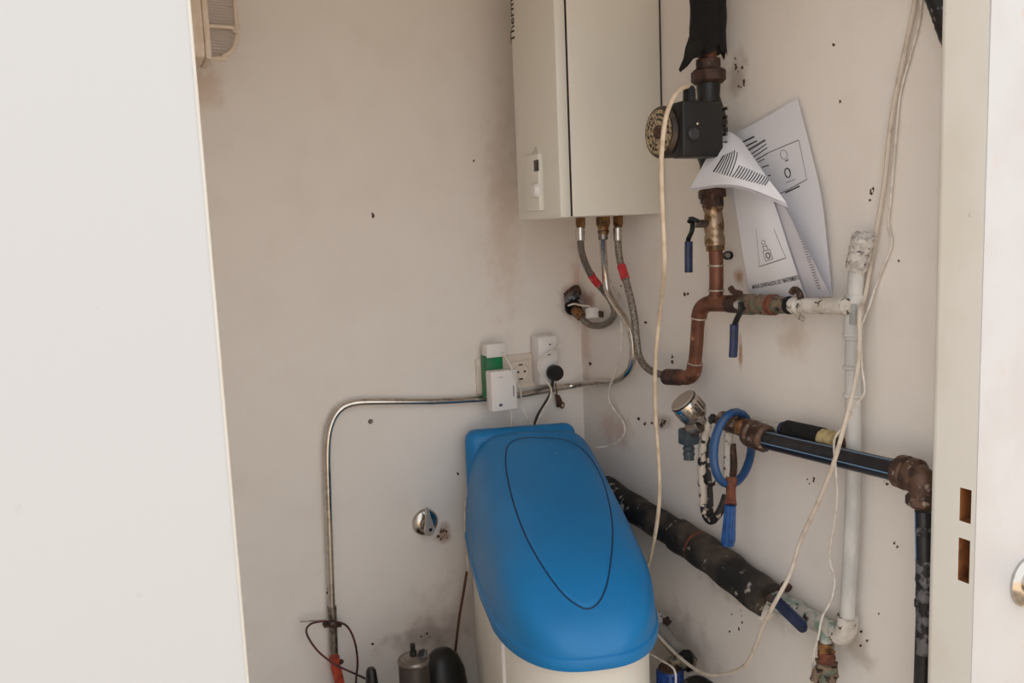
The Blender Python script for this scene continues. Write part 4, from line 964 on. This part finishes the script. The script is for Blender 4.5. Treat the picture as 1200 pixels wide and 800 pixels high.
# cabinet
cab = []
for i in range(40): s = 1-(1-i/40)**1.8; cab.append((s, -1))
left = [O_+D_*(LN*(.02+.945*s))-E_*(outline(s)*.93) for s, _ in cab]
right = [O_+D_*(LN*(.02+.945*s))+E_*(outline(s)*.93) for s, _ in cab]
pl_ = left+[O_+D_*(LN*.965)]+right[::-1]
bm = prism([V((p.x, p.y, .0)) for p in pl_], (0, 0, ZR-.004)); bmesh.ops.remove_doubles(bm, verts=bm.verts, dist=1e-5)
obj('cabinet', bm, m_body, so_)
i_ = 22
pb = left[i_]; obj('edge_strip', cyl(V((pb.x, pb.y, .01)), V((pb.x, pb.y, ZR-.02)), .006, 10), m_white, so_, label='pale vertical edge strip')

# ---------------------------------------------------------------- things low on the left
rl = thing('red_valve_lever', 'red orange valve lever at the foot of the chrome pipe', 'lever', B(396, 830, .03))
obj('pivot', cyl(B(392, 768, .018), B(392, 776, .03), .0125, 12), m_orange, rl)
obj('lever', tube([B(391, 770, .03), B(394, 783, .032), B(398, 800, .034), B(402, 830, .036)], .0115, 10, 5, sq=.7), m_orange, rl)
obj('pivot_bolt', ball(B(400, 775, .03), .006), m_rust, rl)
lw = thing('looped_wire', 'thin dark wire looped around the foot of the chrome pipe', 'wire', B(390, 800, .05))
obj('upper_loop', tube([B(438, 800, .10), B(420, 791, .09), B(400, 782, .07), B(385, 773, .06), B(372, 762, .055), B(362, 748, .05), B(359, 738, .045), B(364, 731, .04), B(375, 728, .034), B(386, 727.5, .032), B(397, 729, .032), B(406, 733, .035), B(413, 744, .04), B(417.5, 760, .04), B(419, 778, .04), B(417, 800, .04), B(416, 830, .04)], .0026, 8, 8), m_dkred, lw)
obj('tie_end', tube([B(352, 728, .03), B(368, 727, .031), B(384, 726, .031)], .0018, 6, 5), m_steel, lw)
cn_ = thing('dark_cone', 'dark grey tapered bottle top standing left of the metal canister', 'bottle', B(434, 1010, .2))
cpt = B(434.5, 782, .2)
obj('neck', lathe([(0, 0), (.008, .001), (.0115, .008), (.0145, .04), (.016, .06)], cpt, (0, 0, -1), 18), m_black, cn_)
obj('body', lathe([(.016, .058), (.034, .09), (.037, .10), (.037, cpt.z-.003), (.03, cpt.z)], cpt, (0, 0, -1), 22), m_black, cn_)
ca = thing('metal_canister', 'grey metal canister with black nozzle at the bottom by the softener', 'canister', B(485, 1000, .22))
OCN = .25
ct_ = B(484.5, 772, OCN); rcn = pw(ct_, 18)
base_z = 0
obj('can_wall', lathe([(rcn*.98, -.006), (rcn, -.01), (rcn, -ct_.z+.004), (rcn*.95, -ct_.z)], ct_, (0, 0, 1), 28), m_cand, ca)
obj('rim', lathe([(rcn*.96, -.010), (rcn*1.04, -.006), (rcn*1.04, 0), (rcn*.98, .003), (rcn*.9, .001)], ct_, (0, 0, 1), 28), m_can, ca)
obj('shoulder', lathe([(rcn*.94, -.001), (rcn*.6, .005), (rcn*.26, .008), (rcn*.22, .009)], ct_, (0, 0, 1), 28), m_can, ca)
nz0 = ct_+V((0, 0, .006))
obj('nozzle', lathe([(rcn*.24, 0), (rcn*.22, .014), (rcn*.14, .016), (rcn*.17, .02), (rcn*.17, .03), (rcn*.08, .03), (rcn*.07, .026), (0, .026)], nz0, (0, 0, 1), 14), m_black, ca)
obj('price_sticker', lump(ct_+V((rcn*.5, -.01, .012)), ct_+V((rcn*.72, .0, .008)), .010, 8, 3, .2, seed=60), m_tape, ca, label='crinkled foil sticker')
bk = thing('black_tub', 'black rounded tub squeezed between the canister and the softener', 'tub', B(522, 1000, .13))
OB = .14
bt = B(517, 760, OB); rb_ = pw(bt, 31)
obj('shell', lathe([(0, 0), (rb_*.35, -.004), (rb_*.65, -.022), (rb_*.86, -.055), (rb_*.96, -.10), (rb_, -.16), (rb_, -bt.z+.01), (rb_*.94, -bt.z)], bt, (0, 0, 1), 30, sx=1.0, sy=.8), m_black, bk)
obj('lid_seam', lathe([(rb_*.985, -.112), (rb_*1.0, -.116), (rb_*.99, -.12)], bt, (0, 0, 1), 30, sx=1, sy=.8), m_foam, bk)
o = obj('brown_tube', tube([B(547, 670, .06), B(543, 695, .05), B(538, 725, .045), B(533, 768, .04), B(529, 810, .04)], .0036, 8, 6), m_brown); meta(o, 'thin brown tube running down the wall left of the softener', 'tube')
o = obj('softener_lead', tube([B(552, 560, .04), B(547, 578, .03), B(544.5, 600, .03), B(545, 620, .03), B(547, 650, .04), B(549, 672, .05)], .0024, 8, 6), m_cablew); meta(o, 'white lead peeking out at the left edge of the blue lid', 'cable')

# low right behind the softener
gs = thing('grey_drain_stub', 'grey plastic stub pipe low on the right wall beside the softener', 'pipe', R(790, 775, .05))
obj('stub', cyl(R(773, 737, .05), R(803, 772, .05), .0175, 16), mat('dusty_grey_pipe', (150, 142, 134), .6, c2=(122, 114, 106), scale=40, c3=(110, 126, 140), scale3=60, lo3=.6, hi3=.7), gs)
obj('end_collar', lump(R(800, 768, .05), R(807, 778, .05), .021, 14, 3, .1, seed=70), m_foam, gs)
obj('wall_clip', tube([R(809, 764, .03), R(814, 772, .045), R(812, 783, .05), R(806, 786, .05)], .004, 8, 5), m_steel, gs)
fx = thing('corroded_elbow', 'corroded brass elbow peeking out right of the blue lid', 'fitting', R(775, 735, .04))
obj('body', lump(R(769, 722, .035), R(776, 733, .04), .016, 12, 5, .25, seed=71), m_crust, fx)
obj('nut', lump(R(779, 726, .03), R(782, 731, .03), .012, 10, 3, .2, seed=72), m_rust, fx)
fh = thing('blue_filter_housing', 'dark blue filter housing at the bottom edge right of the softener', 'filter', R(786, 870, .12))
ft = R(785, 783, .09); rf_ = pw(ft, 15)
obj('bowl', lathe([(rf_*.9, 0), (rf_, -.004), (rf_, -.19), (rf_*.8, -.22), (0, -.23)], ft, (0, 0, 1), 24), m_fil, fh)
bm = NB()
for k in range(16):
    a = 2*math.pi*k/16; box(ft+V((math.cos(a)*rf_, math.sin(a)*rf_, -.09)), (.004, .004, .17), .001, bm=bm)
obj('rib', bm, m_fil, fh)
obj('head', lathe([(rf_*.9, -.002), (rf_*.88, .004), (rf_*.5, .008), (rf_*.45, .012)], ft, (0, 0, 1), 24), m_rust, fh)
obj('inlet', tube([ft+V((0, 0, .012)), R(793, 772, .08), R(801, 778, .06)], .011, 12, 5), m_moss, fh)
bh = thing('black_drain_hose', 'black hose arching at the bottom edge beyond the blue housing', 'hose', R(830, 860, .08))
obj('hose', tube([R(802, 812, .09), R(807, 801, .085), R(818, 797, .08), R(829, 802, .08), R(836, 812, .08), R(842, 850, .08)], .011, 14, 8), m_black, bh)
obj('cuff', tube([R(803, 808, .088), R(806, 802.5, .085), R(811, 799, .083)], .013, 14, 4), m_steel, bh)

for o in S.objects:
    if o.parent is None:
        g_ = {'braided_hose': 'braided hoses under the boiler', 'ball_valve': 'blue lever ball valves', 'pipe_clip': 'small pipe clips'}.get(o.name.split('.')[0])
        if g_: o['group'] = g_
# wrap up: drop the bookkeeping property
for o in S.objects:
    if '_w' in o: del o['_w']
for M in bpy.data.materials:
    if '_col' in M: del M['_col']
